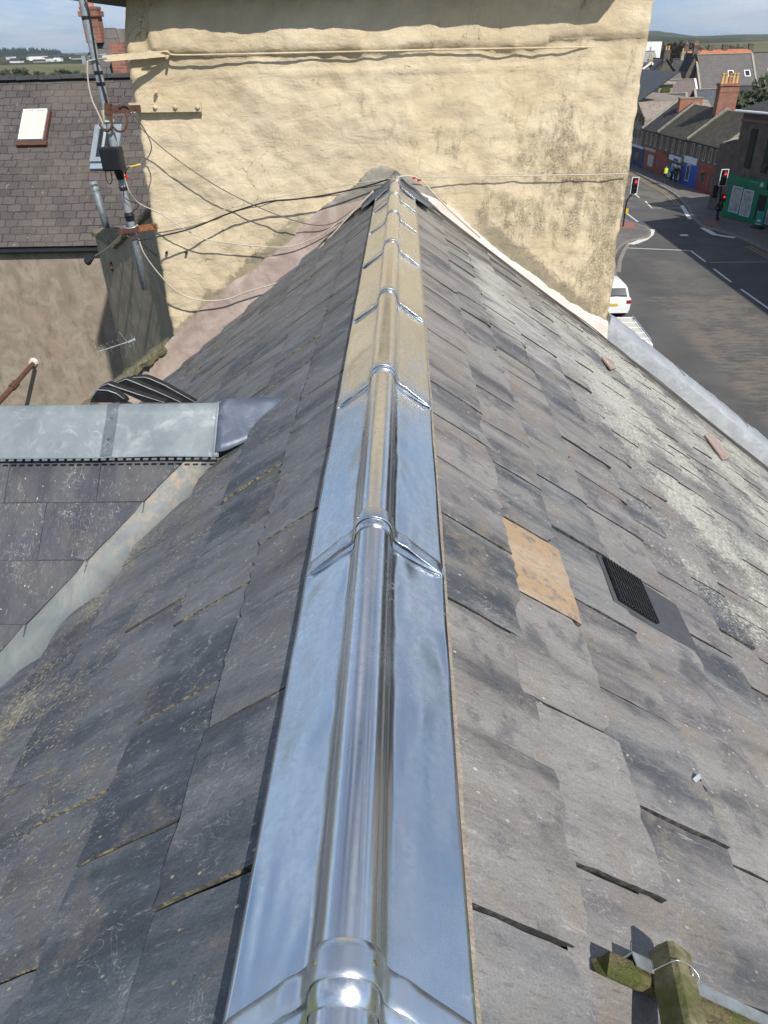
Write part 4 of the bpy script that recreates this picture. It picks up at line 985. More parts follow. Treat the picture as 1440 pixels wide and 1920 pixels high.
# ------------------------------------------------------------------ little yagi aerial
ya = thing('yagi_aerial', 'small metal yagi aerial lying in front of the grey stack', 'aerial', tuple(aty(215, 650, 7.3)))
mb = MB(); mb.tube([aty(183, 660, 7.25), aty(250, 638, 7.3)], 0.0065, 8); mb.build('boom', M['alu'], ya)
mb = MB()
for k in range(5):
    x = 187+k*10.5; y = 659-k*3.5; mb.tube([aty(x-8, y-8, 7.1), aty(x, y, 7.27), aty(x+3, y+10, 7.4)], 0.0022, 5)
mb.build('director', M['alu'], ya)
mb = MB()
for a in (((223, 622), (245, 650)), ((245, 626), (250, 645)), ((243, 648), (236, 671)), ((250, 644), (254, 662))):
    mb.tube([aty(*a[0], 7.25), aty(*a[1], 7.3)], 0.004, 6)
mb.tube([aty(240, 642, 7.28), aty(254, 636, 7.3)], [0.012, 0.020], 8)
mb.build('reflector', M['alu'], ya)

# ================================================================== REAR HOUSE (left background)
def roof_mat(name, a, b, row=0.22, col_w=0.28, mott=0.5, bump=0.6):
    """slated or tiled roof seen from afar: courses with broken joints in the loc frame"""
    t = NT(name); P = t.n('ShaderNodeAttribute', attribute_name='loc').outputs['Vector']
    br = t.n('ShaderNodeTexBrick'); br.offset = 0.5; br.inputs['Scale'].default_value = 1.0
    br.inputs['Brick Width'].default_value = col_w; br.inputs['Row Height'].default_value = row; br.inputs['Mortar Size'].default_value = 0.009
    br.inputs['Mortar Smooth'].default_value = 0.4; br.inputs['Bias'].default_value = 0.0
    t.l(t.vadd(P, t.vadd(t.vscale(t.noise_c(P, 3.0), 0.09), t.vscale(t.noise_c(P, 14.0), 0.05))), br.inputs['Vector'])
    br.inputs['Color1'].default_value = (*a, 1); br.inputs['Color2'].default_value = (*b, 1); br.inputs['Mortar'].default_value = (a[0]*.45, a[1]*.45, a[2]*.45, 1)
    n = t.noise(P, 0.9, 7, 0.7); f = t.noise(P, 7, 5, 0.7)
    c = t.mix(t.rng(n, 0.4, 0.7, 0, mott), br.outputs['Color'], (0.17, 0.145, 0.12))
    c = t.mix(t.rng(f, 0.60, 0.70, 0, 0.55), c, (0.30, 0.28, 0.25))
    return t.out(c, 0.8, 0, t.bump(br.outputs['Fac'], bump, -0.02), 0.3)
M['roof_rear'] = roof_mat('roof_rear', (0.075, 0.066, 0.065), (0.11, 0.095, 0.09), 0.17, 0.24, 0.45)
M['roof_dark'] = roof_mat('roof_dark', (0.040, 0.043, 0.050), (0.058, 0.060, 0.066), 0.25, 0.3, 0.25)
M['roof_blue'] = roof_mat('roof_blue', (0.075, 0.09, 0.105), (0.10, 0.115, 0.13), 0.25, 0.3, 0.25)
M['roof_mid'] = roof_mat('roof_mid', (0.12, 0.115, 0.115), (0.15, 0.14, 0.135), 0.3, 0.4, 0.4)
M['roof_brown'] = roof_mat('roof_brown', (0.15, 0.125, 0.12), (0.19, 0.155, 0.145), 0.3, 0.4, 0.35)
M['roof_moss'] = roof_mat('roof_moss', (0.055, 0.052, 0.040), (0.085, 0.078, 0.058), 0.30, 0.3, 0.25)
M['roof_orange'] = roof_mat('roof_orange', (0.42, 0.155, 0.085), (0.50, 0.20, 0.11), 0.35, 0.35, 0.25)
M['roof_pale'] = roof_mat('roof_pale', (0.25, 0.27, 0.27), (0.3, 0.32, 0.32), 0.5, 0.6, 0.2)
M['stone_w'] = simple('stone_w', (0.26, 0.22, 0.19), 0.9, 0, 0.3, 2.0)
M['stone_d'] = simple('stone_d', (0.13, 0.105, 0.09), 0.9, 0, 0.3, 2.0)
M['harl'] = simple('harl', (0.36, 0.31, 0.24), 0.9, 0, 0.2, 1.5)
M['white_paint'] = simple('white_paint', (0.78, 0.78, 0.77), 0.6, 0, 0.05)
M['skew'] = simple('skew_stone', (0.34, 0.31, 0.25), 0.9, 0, 0.25, 3)
M['glass'] = simple('window_glass', (0.03, 0.035, 0.04), 0.08, 0, 0.2, 2, spec=0.6)
M['glass_pale'] = simple('window_pale', (0.35, 0.36, 0.36), 0.3, 0, 0.4, 3)
M['sky_white'] = simple('skylight_blind', (0.66, 0.65, 0.52), 0.4, 0, 0.05)
M['pot'] = simple('pot', (0.62, 0.42, 0.17), 0.8, 0, 0.15); M['pot_red'] = simple('pot_red', (0.45, 0.20, 0.13), 0.8)
def brick_mat(name, a, b, sc=1.0):
    t = NT(name); br = t.n('ShaderNodeTexBrick'); v = t.coord('Object', (1, 1, 1), (radians(90), 0, 0)); t.l(v, br.inputs['Vector'])
    br.inputs['Scale'].default_value = 1/sc; br.inputs['Brick Width'].default_value = 0.225; br.inputs['Row Height'].default_value = 0.075; br.inputs['Mortar Size'].default_value = 0.008
    br.inputs['Color1'].default_value = (*a, 1); br.inputs['Color2'].default_value = (*b, 1); br.inputs['Mortar'].default_value = (0.25, 0.2, 0.17, 1)
    return t.out(t.mix(t.rng(t.noise(t.coord('Object'), 1.4, 5), 0.4, 0.7, 0, 0.4), br.outputs['Color'], tuple(x*0.5 for x in a)), 0.9)
M['brick'] = brick_mat('brick', (0.26, 0.10, 0.065), (0.36, 0.145, 0.09), 1.2)

def slab_roof(mb, e0, e1, r1, r0, th=0.12, m=0, me=1):
    """sloping roof sheet: eave e0-e1, ridge r0-r1, with its own loc frame (metres)"""
    e0, e1, r0, r1 = map(Vector, (e0, e1, r0, r1)); n = (e1-e0).cross(r0-e0).normalized()
    if n.z < 0: n = -n
    L = (e1-e0).length; H = (r0-e0).length; o = (r0-e0).dot((e1-e0).normalized())
    nu, nv = max(1, min(30, int(L/0.6))), max(1, min(16, int(H/0.5)))
    ids = []
    for a in range(nv+1):
        row = []
        for b in range(nu+1):
            fa, fb = a/nv, b/nu; p = e0.lerp(e1, fb).lerp(r0.lerp(r1, fb), fa)
            sag = 0.02*noise.noise((p.x*0.7, p.y*0.7, p.z)) if 0 < a < nv and 0 < b < nu else 0
            row.append(mb.vert(p + n*sag, (fb*L, fa*H, 0)))
        ids.append(row)
    for a in range(nv):
        for b in range(nu): mb.face((ids[a][b], ids[a][b+1], ids[a+1][b+1], ids[a+1][b]), m)
    q = [mb.vert(p - n*th, (0, 0, 0)) for p in (e0, e1, r1, r0)]
    c = [ids[0][0], ids[0][nu], ids[nv][nu], ids[nv][0]]
    mb.face(q[::-1], me)
    mb.face([q[0], q[1]] + ids[0][::-1], me); mb.face([q[2], q[3]] + ids[nv], me)
    mb.face([q[1], q[2]] + [ids[a][nu] for a in range(nv, -1, -1)], me); mb.face([q[3], q[0]] + [ids[a][0] for a in range(nv+1)], me)

YR, YE = 17.0, 14.0
rr0, rr1 = aty(-120, 151, YR), aty(420, 138, YR); zr = (rr0.z+rr1.z)/2; ze = (aty(0, 458, YE).z + aty(170, 455, YE).z)/2
rh = thing('rear_house', 'slate roofed house with a blank brown rendered wall beyond the side wing', 'house', (-8, 15, GZ))
XA, XB = -16.0, 1.5
mb = MB(); slab_roof(mb, (XA, YE-0.05, ze-0.04), (XB, YE-0.05, ze-0.04), (XB, YR, zr), (XA, YR, zr)); slab_roof(mb, (XB, 2*YR-YE, ze), (XA, 2*YR-YE, ze), (XA, YR, zr-0.01), (XB, YR, zr-0.01))
mb.build('roof', [M['roof_rear'], M['underlay']], rh, attrs=True, fix=False)
mb = MB(); x = XA
mb.build('x', M['black']) if False else None
while x < XB:
    w = 0.46; mb.bar((x+0.008, YR, zr+0.01+0.012*random.random()), (x+w-0.008, YR, zr+0.01+0.012*random.random()), 0.26, 0.07); x += w
mb.build('ridge_tiles', simple('ridge_tile', (0.07, 0.075, 0.08), 0.8, 0, 0.3, 3), rh)
mb = MB(); mb.prism([(XA, YE+0.02, GZ), (XA, YE+0.02, ze-0.12), (XA, YR, zr-0.15), (XA, 2*YR-YE, ze-0.12), (XA, 2*YR-YE, GZ)], (XB-XA, 0, 0)); mb.build('wall', M['brown_render'], rh)
mb = MB(); mb.tube([(XA, YE-0.06, ze-0.12), (XB, YE-0.06, ze-0.12)], 0.05, 8); mb.build('gutter', M['black'], rh)
def rear_pt(x, y): 
    n = Vector((0, -(zr-ze), (YR-YE))).normalized(); return on_plane(x, y, n, Vector((0, YR, zr)) + n*0.02)
def skylight(quad, fr_m, gl_m, label, bar=False, border=0.05, par=None):
    P = [rear_pt(*p) for p in quad]; n = Vector((0, -(zr-ze), (YR-YE))).normalized()
    xm0, xm1 = (P[0].x+P[3].x)/2, (P[1].x+P[2].x)/2; sh = 0.0
    up_ = Vector((0, YR-YE, zr-ze)).normalized()
    hh = ((P[0]-P[3]).length + (P[1]-P[2]).length)/2; c = sum(P, Vector())/4; w = abs(xm1-xm0)
    t = bpy.data.objects.new('skylight', None); COL.objects.link(t)
    R = Matrix((Vector((1, 0, 0)), up_, n)).transposed()
    def bx(mb, cx, cy, w_, h_, z0, z1): mb.box(c + R @ Vector((cx, cy, (z0+z1)/2)), (w_, h_, z1-z0), rot=R)
    mb = MB(); bx(mb, 0, hh/2-border/2, w, border, 0, .09); bx(mb, 0, -hh/2+border/2, w, border, 0, .09); bx(mb, -w/2+border/2, 0, border, hh-2*border, 0, .088); bx(mb, w/2-border/2, 0, border, hh-2*border, 0, .088)
    if bar: bx(mb, 0, 0, 0.03, hh-2*border, 0.05, 0.092)
    o = mb.build('skylight', fr_m, rh)
    bpy.data.objects.remove(t)
    mb = MB(); bx(mb, 0, 0, w-2*border, hh-2*border, 0.02, 0.07); g = mb.build('pane', gl_m, None); g.parent = o
    if label: o['label'] = label
    return o, c, R, w, hh
o, c, R, w, hh = skylight(((46, 212), (91, 210), (84, 266), (39, 268)), M['white_paint'], M['sky_white'], 'pale old two pane skylight', True, 0.035)
mb = MB(); mb.box(c+R @ Vector((0.02, -hh/2-0.06, 0.03)), (w+0.12, 0.10, 0.05), rot=R); mb.box(c+R @ Vector((w/2+0.03, 0, 0.03)), (0.05, hh, 0.06), rot=R); g = mb.build('flashing', M['rust'], None); g.parent = o
o, c, R, w, hh = skylight(((182, 242), (230, 238), (224, 305), (170, 312)), simple('grey_frame', (0.30, 0.35, 0.38), 0.5, 0.3), M['glass'], 'grey framed roof window half hidden by the mast', False, 0.10)
mb = MB(); mb.box(c+R @ Vector((0, -hh/2-0.07, 0.02)), (w, 0.12, 0.05), rot=R); g = mb.build('flashing', simple('blue_grey_lead', (0.30, 0.36, 0.42), 0.5, 0.2), None); g.parent = o
mb = MB(); mb.box(c+R @ Vector((-w/4+0.08, 0, 0.075)), (0.05, hh-0.3, 0.006), rot=R); g = mb.build('blind', M['glass_pale'], None); g.parent = o
# vent stub on the left edge of that roof and white scar
# bent pipe on the rear wall
mb = MB(); a, b, c = aty(62, 682, 13.85), aty(20, 730, 13.0), aty(-10, 762, 12.6); mb.tube([a, a.lerp(b, 0.7), b, c], [0.045, 0.045, 0.05, 0.05], 8); mb.tube([b.lerp(a, .05), b.lerp(a, .25)], 0.07, 8)
tag(mb.build('soil_pipe', M['rust'], None), 'dark rusty pipe coming out of the brown rendered wall', 'pipe')
mb = MB(); a = aty(62, 680, 13.98); mb.tube([a+Vector((0, 0.1, 0)), a-Vector((0, 0.04, 0))], [0.11, 0.07], 9); tag(mb.build('pipe_collar', M['fillet_pale'], None), 'pale mortar collar where the rusty pipe enters the brown wall', 'mortar')

# ------------------------------------------------------------------ building bits for distant houses
def chimney(par, base, w, d, h, mat, pots=2, potmat='pot', name='chimney', label=None, tilt=0):
    mb = MB(); b = Vector(base); mb.box(b+Vector((0, 0, h/2)), (w, d, h)); mb.box(b+Vector((0, 0, h-0.12)), (w+0.12, d+0.12, 0.14)); mb.box(b+Vector((0, 0, h+0.02)), (w+0.04, d+0.04, 0.08))
    o = mb.build(name, mat, par)
    for k in range(pots):
        x = (k-(pots-1)/2)*w/max(pots, 1)*0.92
        p = MB(); c = b+Vector((x, 0, h+0.05)); r = min(0.13, w/pots*0.42); p.tube([c, c+Vector((0, 0, .08)), c+Vector((0, 0, .5)), c+Vector((0, 0, .51)), c+Vector((0, 0, .58))], [r*1.1, r, r*0.85, r*1.05, r*1.05], 9)
        q = p.build('pot', M[potmat], None); q.parent = o
    return o
def bg_house(name, label, cat, pL, pR, Y, drop, half, roof, wall, Y2=None, chim=(), windows=(), verge=None, hipL=0, group=None, zg=GZ, over=0.25):
    """house whose ridge runs between two pixels at a given distance; near slope faces the camera"""
    a, b = aty(pL[0], pL[1], Y), aty(pR[0], pR[1], Y2 or Y); z = (a.z+b.z)/2; a.z = b.z = z
    d = (b-a).normalized(); nrm = Vector((d.y, -d.x, 0))          # towards the camera
    if nrm.y > 0: nrm = -nrm
    t = thing(name, label, cat, (a.x, a.y, zg), group=group)
    e = lambda p, s, o=0: p + nrm*(half+over)*s + Vector((0, 0, -drop*(1+over/half)))
    mb = MB(); ra = a + d*hipL; 
    slab_roof(mb, e(a, 1), e(b, 1), b, ra); slab_roof(mb, e(b, -1), e(a, -1), ra, b)
    if hipL: slab_roof(mb, e(a, -1), e(a, 1), ra, ra+Vector((0, 0, 0.001)))
    mb.build('roof', [M[roof], M['underlay']], t, attrs=True, fix=False)
    mb = MB(); i = 0.15
    A, B = a+d*i, b-d*i
    prof = [A+nrm*half, A+nrm*half+Vector((0, 0, 0))]
    mb.prism([Vector(((A+nrm*half).x, (A+nrm*half).y, zg)), A+nrm*half-Vector((0, 0, drop+.05)), (A if not hipL else A)-Vector((0, 0, .1+(drop if hipL else 0))), A-nrm*half-Vector((0, 0, drop+.05)), Vector(((A-nrm*half).x, (A-nrm*half).y, zg))], B-A)
    mb.build('wall', M[wall], t)
    if verge:
        for p in (a, b): 
            if p is a and hipL: continue
            mb = MB(); mb.bar(e(p, 1)+Vector((0, 0, .05)), p+Vector((0, 0, .06)), 0.28, 0.12, upv=(0, 0, 1)); mb.bar(e(p, -1)+Vector((0, 0, .05)), p+Vector((0, 0, .06)), 0.28, 0.12); mb.build('verge', M[verge], t)
    mb = MB(); mb.bar(ra+Vector((0, 0, .03)), b+Vector((0, 0, .03)), 0.3, 0.08); mb.build('ridge', M['skew'] if verge else M['stone_d'], t)
    for f, w, dd, h, m, n, pm in chim:
        chimney(t, a.lerp(b, f)+Vector((0, 0, -0.5)), w, dd, h+0.5, M[m], n, pm)
    nn = nrm*drop+Vector((0, 0, half)); nn.normalize()
    for f, g in windows:
        c = a.lerp(b, f)+nrm*half*g+Vector((0, 0, -drop*g))+nn*0.05; R = Matrix((d, nn.cross(d), nn)).transposed()
        mb = MB(); mb.box(c, (0.9, 1.2, 0.16), rot=R); w = mb.build('skylight', M['white_paint'], t); mb = MB(); mb.box(c+nn*0.085, (0.62, 0.9, 0.012), rot=R); q = mb.build('pane', M['glass'], None); q.parent = w
    return t
def c5(x, y): return (1180+x/5.54, 50+y/5.54)
def c4(x, y): return (1180+x/5.54, 180+y/5.54)

# left far neighbours
t = thing('brick_chimney_house', 'house behind the mast whose slated gable carries a tall red brick chimney', 'house', tuple(aty(200, 60, 27).xy)+(GZ,))
cb = aty(181, 80, 27.0); w = abs(aty(195, 60, 27).x-aty(164, 60, 27).x)
ct = aty(180, 17, 27.0)
chimney(t, cb, w*0.95, w*0.8, ct.z-cb.z, M['brick'], 1, 'pot_red')
mb = MB(); P = [aty(188, 54, 27.3), aty(213, 53, 27.3), aty(222, 84, 27.3), aty(236, 84, 27.3), aty(246, 170, 27.3), aty(160, 175, 27.3), aty(160, 108, 27.3), aty(178, 80, 27.3)]
mb.prism([P[6], P[7], P[0], P[1], P[2], P[3], P[4], P[5]], (0, 3, 0))
lo = MB(); 
mb.build('slated_gable', M['stone_w'], t)
mb = MB(); a, b = aty(180, 80, 27.2), aty(213, 54, 27.2)
slab_roof(mb, aty(168, 142, 26.6), aty(243, 140, 26.6), aty(216, 52, 27.2), aty(190, 52, 27.2), 0.05); mb.build('roof', [M['roof_mid'], M['underlay']], t, attrs=True, fix=False)
mb = MB(); c = aty(224, 90, 26.4); mb.box(c, (0.45, .5, 0.3)); c = aty(229, 128, 26.4); mb.box(c, (0.42, .5, 0.55)); mb.build('brick_pier', M['brick'], t)
mb = MB(); mb.prism([(aty(168, 142, 27.5).x, 26.9, GZ), (aty(243, 140, 27).x, 26.9, GZ), (aty(243, 140, 27).x, 26.9, aty(243, 142, 27).z), (aty(168, 142, 27.5).x, 26.9, aty(168, 142, 27).z)], (0, 3.4, 0)); mb.build('wall', M['stone_d'], t)

# ================================================================== STREET
G = MB()
nx, ny = 60, 60
def gxy(i, n, lo, hi, p=3): f = -1+2*i/n; return (lo+hi)/2 + (hi-lo)/2*math.copysign(abs(f)**p, f)
rows = [[(gxy(i, nx, -7500, 7500), gxy(j, ny, -7500, 7500), GZ-0.02) for i in range(nx+1)] for j in range(ny+1)]
G.grid(rows)
t = NT('town_ground'); v = t.coord('Object'); n = t.noise(v, 0.004, 8, 0.6); n2 = t.noise(v, 0.03, 6, 0.6)
c = t.ramp(n, [(0.38, (0.06, 0.08, 0.04)), (0.5, (0.13, 0.15, 0.07)), (0.62, (0.19, 0.17, 0.11))]); c = t.mix(t.rng(n2, 0.5, 0.65, 0, 0.5), c, (0.05, 0.055, 0.035))
tag(G.build('ground', t.out(c, 1.0, 0, None, 0.0)), kind='structure')
def sheet(name, pts, z, mat, kind='structure', label=None, cat=None):
    mb = MB(); mb.poly([(x, y, z) for x, y in pts]); o = mb.build(name, mat, None, fix=False)
    if o.data.polygons[0].normal.z < 0: o.data.flip_normals()
    return tag(o, label, cat, kind=kind)
t = NT('asphalt'); v = t.coord('Object'); x, y, z = t.sep(v)
n = t.noise(v, 0.35, 6, 0.6); f = t.noise(v, 6, 5, 0.7)
c = t.mix(t.rng(n, 0.35, 0.65), (0.085, 0.084, 0.082), (0.115, 0.112, 0.108)); c = t.mix(t.rng(f, 0.45, 0.75, 0, 0.3), c, (0.12, 0.11, 0.10))
# worn buff anti-skid surfacing: transverse scraps
s = t.noise(t.coord('Object', (1.1, 4.5, 1)), 1.0, 9, 0.78, 0.5); s2 = t.noise(t.coord('Object', (1.1, 1.1, 1)), 0.5, 4, 0.6)
reg = t.math('MULTIPLY', t.math('MULTIPLY', t.rng(x, 13.2, 14.2), t.rng(x, 19.2, 18.3)), t.math('MULTIPLY', t.rng(y, 42.6, 42.2), t.rng(y, 22, 24)))
reg2 = t.math('MULTIPLY', t.math('MULTIPLY', t.rng(x, 14.6, 15.6), t.rng(x, 18.6, 17.8)), t.math('MULTIPLY', t.rng(y, 53, 50), t.rng(y, 42, 42.5)))
reg = t.math('ADD', reg, t.math('MULTIPLY', reg2, 0.45))
k = t.math('MULTIPLY', reg, t.rng(t.math('ADD', s, t.math('MULTIPLY', s2, 0.45)), 0.66, 0.78, 0, 0.6))
c = t.mix(k, c, t.mix(f, (0.19, 0.155, 0.125), (0.25, 0.21, 0.17)))
reg3 = t.math('MULTIPLY', t.rng(y, 68, 70), t.rng(s2, 0.4, 0.6, 0, 0.8)); c = t.mix(reg3, c, (0.19, 0.165, 0.135))
M['asphalt'] = t.out(c, 0.85, 0, t.bump(f, 0.3, 0.01), 0.3)
sheet('road', [(9, -30), (30, -30), (30, 60), (27.5, 110), (26, 190), (18, 190), (14, 70), (9, 55)], GZ+0.0, M['asphalt'])
K = 12.5
def gp(x, y, z=GZ): p = atz(x, y, z); return (p.x, p.y)
M['paving'] = simple('paving', (0.15, 0.14, 0.13), 0.9, 0, 0.2, 0.8)
M['kerb'] = simple('kerb', (0.24, 0.22, 0.19), 0.9, 0, 0.2, 2)
M['paint'] = simple('road_paint', (0.68, 0.67, 0.62), 0.7, 0, 0.12, 5)
M['paint_y'] = simple('yellow_paint', (0.34, 0.28, 0.13), 0.75, 0, 0.2, 5)
def pavement(name, kerb_pts, back_pts, h=0.12):
    mb = MB(); P = spline([(x, y, 0) for x, y in kerb_pts], 6); top = [(p.x, p.y, GZ+h) for p in P]
    mb.poly(top + [(x, y, GZ+h) for x, y in back_pts], 0)
    mb.grid([[(p[0], p[1], GZ-0.01), p] for p in top], 1)
    o = mb.build(name, [M['paving'], M['kerb']], None)
    tag(o, kind='structure')
    mb = MB(); L = [Vector(p) for p in top]; rows = []
    for k, p in enumerate(L):
        tdir = (L[min(k+1, len(L)-1)]-L[max(0, k-1)]).normalized(); s = Vector((-tdir.y, tdir.x, 0))
        c = Vector(back_pts[0]+(GZ,)) if False else None
        rows.append([p + s*0.0 + Vector((0, 0, .004)), p + s*0.14*side_sign + Vector((0, 0, .004))])
    mb.grid(rows); tag(mb.build('kerb', M['kerb'], None), kind='structure')
side_sign = -1
rk = [(24.6, 20), (24.6, 45), (24.4, 54), (23.9, 57.6), (22.9, 60.2), (23.15, 63.5), (24.3, 69), (25.0, 75), (25.0, 82), (24.6, 95), (23, 130)]
pavement('right_pavement', rk, [(33, 130), (33, 20)])
side_sign = 1
lk = [(9.2, -10), (9.4, 30), (9.7, 38), (12.3, 44), (13.3, 48), (14.2, 51.9), (15.9, 55.6), (17.9, 57.3), (18.6, 60.2), (17.6, 63.5), (17.4, 70), (17.2, 90), (16, 130)]
pavement('left_pavement', lk, [(6.2, 130), (5.9, -10)])
tag(sheet('tactile_paving', [gp(1160, 428, GZ+.12), gp(1192, 428, GZ+.12), gp(1186, 416, GZ+.12), gp(1160, 416, GZ+.12)], GZ+0.126, simple('tactile', (0.30, 0.13, 0.11), 0.9)))
tag(sheet('tactile_paving', [gp(1320, 420, GZ+.12), gp(1345, 424, GZ+.12), gp(1350, 413, GZ+.12), gp(1328, 410, GZ+.12)], GZ+0.126, simple('tactile2', (0.24, 0.12, 0.10), 0.9)))
def stripe(pts, w, mat='paint', z=GZ+0.006, name='road_marking'):
    mb = MB(); P = [Vector((*gp(*p), z)) for p in pts]; rows = []
    for k, p in enumerate(P):
        t_ = (P[min(k+1, len(P)-1)]-P[max(0, k-1)]).normalized(); s = Vector((-t_.y, t_.x, 0)); rows.append([p-s*w/2, p+s*w/2])
    mb.grid(rows); o = mb.build(name, M[mat], None, fix=False)
    if o.data.polygons[0].normal.z < 0: o.data.flip_normals()
    tag(o, kind='structure')
for pts, w in (([(1177, 465), (1295, 470)], .14), ([(1295, 470), (1323, 491)], .14), ([(1338, 504), (1371, 529)], .14), ([(1389, 542), (1440, 578), (1450, 585)], .14),
               ([(1210, 377), (1222, 390), (1280, 390)], .13), ([(1186, 360), (1199, 371)], .13), ([(1175, 400), (1196, 416)], .13), ([(1275, 441), (1290, 441)], 0.5), ([(1330, 492), (1445, 491)], .05)):
    stripe(pts, w)
for pts, w in (([(1222, 430), (1219, 440), (1208, 449), (1190, 456), (1182, 458)], .5), ([(1317, 427), (1340, 440), (1378, 446)], .45), ([(1278, 385), (1289, 402), (1294, 411)], .35)): stripe(pts, w, z=GZ+0.01)
for off in (0.0, 0.28):
    mb = MB(); P = spline([(x-0.45-off, y, 0) for x, y in rk[:3]], 4); P2 = spline([(x-0.45-off, y, 0) for x, y in rk[6:]], 4)
    for Q in (P, P2): mb.grid([[(p.x-.05, p.y, GZ+.012), (p.x+.05, p.y, GZ+.012)] for p in Q])
    tag(mb.build('yellow_line', M['paint_y'], None), kind='structure')
stripe([(1160, 452), (1175, 449), (1186, 446)], .12, 'paint_y'); stripe([(1160, 510), (1162, 490), (1170, 470), (1180, 455)], .25, 'kerb')

# ------------------------------------------------------------------ the street's shops
TA, TB = atz(*c4(10, 702), GZ+.12), atz(*c4(900, 1045), GZ+.12)
td = (TB-TA); td.z = 0; tdn = td.normalized(); tn_ = Vector((tdn.y, -tdn.x, 0))
if tn_.x > 0: tn_ = -tn_                      # outward = towards the road
def mk(name, c, r=0.6): 
    if name not in M: M[name] = simple(name, c, r, 0, 0.12, 2)
    return M[name]
mk('p_red', (0.26, 0.035, 0.03), 0.45); mk('p_blue', (0.015, 0.075, 0.40), 0.4); mk('p_green', (0.008, 0.17, 0.09), 0.4); mk('p_navy', (0.03, 0.045, 0.11)); mk('p_white', (0.60, 0.62, 0.66)); mk('p_cream', (0.45, 0.38, 0.27))
mk('p_brownred', (0.22, 0.07, 0.05)); mk('dark', (0.012, 0.012, 0.014)); mk('sign_blue', (0.02, 0.04, 0.35))
class Front:
    def __init__(s, A, B, parent):
        s.A = Vector(A); d = Vector(B)-s.A; d.z = 0; s.d = d.normalized(); s.n = Vector((s.d.y, -s.d.x, 0)); s.B = Vector(B)
        if s.n.x > 0: s.n = -s.n
        s.p = parent
    def tz(s, px): q = atv(px[0], px[1], s.A, s.A+s.d); return ((q-s.A).dot(s.d), q.z)
    def rect(s, name, pts, mat, off=0.03, th=0.06, label=None, par=None, crop=c4):
        T = [s.tz(crop(*p)) for p in pts]; t0, t1 = min(t for t, z in T), max(t for t, z in T)
        if len(pts) == 4:
            ts = sorted(t for t, z in T); zs = sorted(z for t, z in T); t0, t1 = (ts[0]+ts[1])/2, (ts[2]+ts[3])/2; z0, z1 = (zs[0]+zs[1])/2, (zs[2]+zs[3])/2
        else: z0, z1 = min(z for t, z in T), max(z for t, z in T)
        return s.box(name, t0, t1, z0, z1, mat, off, th, label, par)
    def box(s, name, t0, t1, z0, z1, mat, off=0.03, th=0.06, label=None, par=None):
        mb = MB(); a = s.A+s.d*t0+s.n*off; b = s.A+s.d*t1+s.n*off; a.z = b.z = 0
        mb.prism([a+Vector((0, 0, z0)), b+Vector((0, 0, z0)), b+Vector((0, 0, z1)), a+Vector((0, 0, z1))], s.n*-th)
        o = mb.build(name, M[mat], s.p if par is None else None)
        if par is not None: o.parent = par; o.matrix_parent_inverse = par.matrix_world.inverted() if False else Matrix()
        if label: o['label'] = label
        o['_r'] = (t0, t1, z0, z1); return o
def shop_house(name, label, eL, eR, rL, rR, back, roof, wall, t0=None, t1=None, skewL=True, skewR=True, A=None, B=None):
    A = A or TA; B = B or TB
    tmp = Front(A, B, None); a = tmp.tz(c4(*eL)); b = tmp.tz(c4(*eR)); ze_ = (a[1]+b[1])/2
    t0 = a[0] if t0 is None else t0; t1 = b[0] if t1 is None else t1
    Ar = tmp.A - tmp.n*back; r0 = atv(*c4(*rL), Ar, Ar+tmp.d).z; r1 = atv(*c4(*rR), Ar, Ar+tmp.d).z; zr_ = (r0+r1)/2
    base = tmp.A+tmp.d*((t0+t1)/2); t = thing(name, label, 'shop', (base.x, base.y, GZ)); f = Front(A, B, t)
    P = lambda tt, o, z: Vector(((f.A+f.d*tt-f.n*o).x, (f.A+f.d*tt-f.n*o).y, z))
    mb = MB(); slab_roof(mb, P(t0, -0.2, ze_-0.12), P(t1, -0.2, ze_-0.12), P(t1, back, zr_), P(t0, back, zr_)); slab_roof(mb, P(t1, 2*back, ze_), P(t0, 2*back, ze_), P(t0, back, zr_), P(t1, back, zr_))
    mb.build('roof', [M[roof], M['underlay']], t, attrs=True, fix=False)
    mb = MB(); mb.prism([P(t0+.02, 0, GZ), P(t0+.02, 0, ze_-.13), P(t0+.02, back, zr_-.14), P(t0+.02, 2*back, ze_-.13), P(t0+.02, 2*back, GZ)], P(t1-.02, 0, 0)-P(t0+.02, 0, 0)); mb.build('wall', M[wall], t)
    for ok, tt in ((skewL, t0), (skewR, t1)):
        mb = MB()
        if ok: mb.bar(P(tt, -0.2, ze_-0.02), P(tt, back, zr_+.10), 0.24, 0.16); mb.bar(P(tt, 2*back, ze_+.08), P(tt, back, zr_+.10), 0.24, 0.16)
        if mb.v: mb.build('skew', M['skew'], t)
    mb = MB(); mb.tube([P(t0, -0.24, ze_-.16), P(t1, -0.24, ze_-.16)], 0.07, 7); mb.build('gutter', M['dark'], t)
    f.t0, f.t1, f.ze, f.zr, f.P = t0, t1, ze_, zr_, P
    return t, f
def upper_windows(f, tlist, z0, z1, w=0.5):
    for tt in tlist:
        o = f.box('window', tt-w/2, tt+w/2, z0, z1, 'p_cream', 0.03, 0.06); g = f.box('pane', tt-w/2+.09, tt+w/2-.09, z0+.1, z1-.1, 'glass', 0.035, 0.03, par=o)
def reg_win(f, name, pts, mat, glass, n=1, brd=0.10, label=None):
    o = f.rect(name, pts, mat, 0.05, 0.08, label); t0, t1, z0, z1 = o['_r']
    for k in range(n):
        a = t0+(t1-t0)*k/n+brd/(1 if k == 0 else 2); b = t0+(t1-t0)*(k+1)/n-brd/(1 if k == n-1 else 2)
        f.box('pane', a, b, z0+brd, z1-brd, glass, 0.055, 0.03, par=o)
    return o
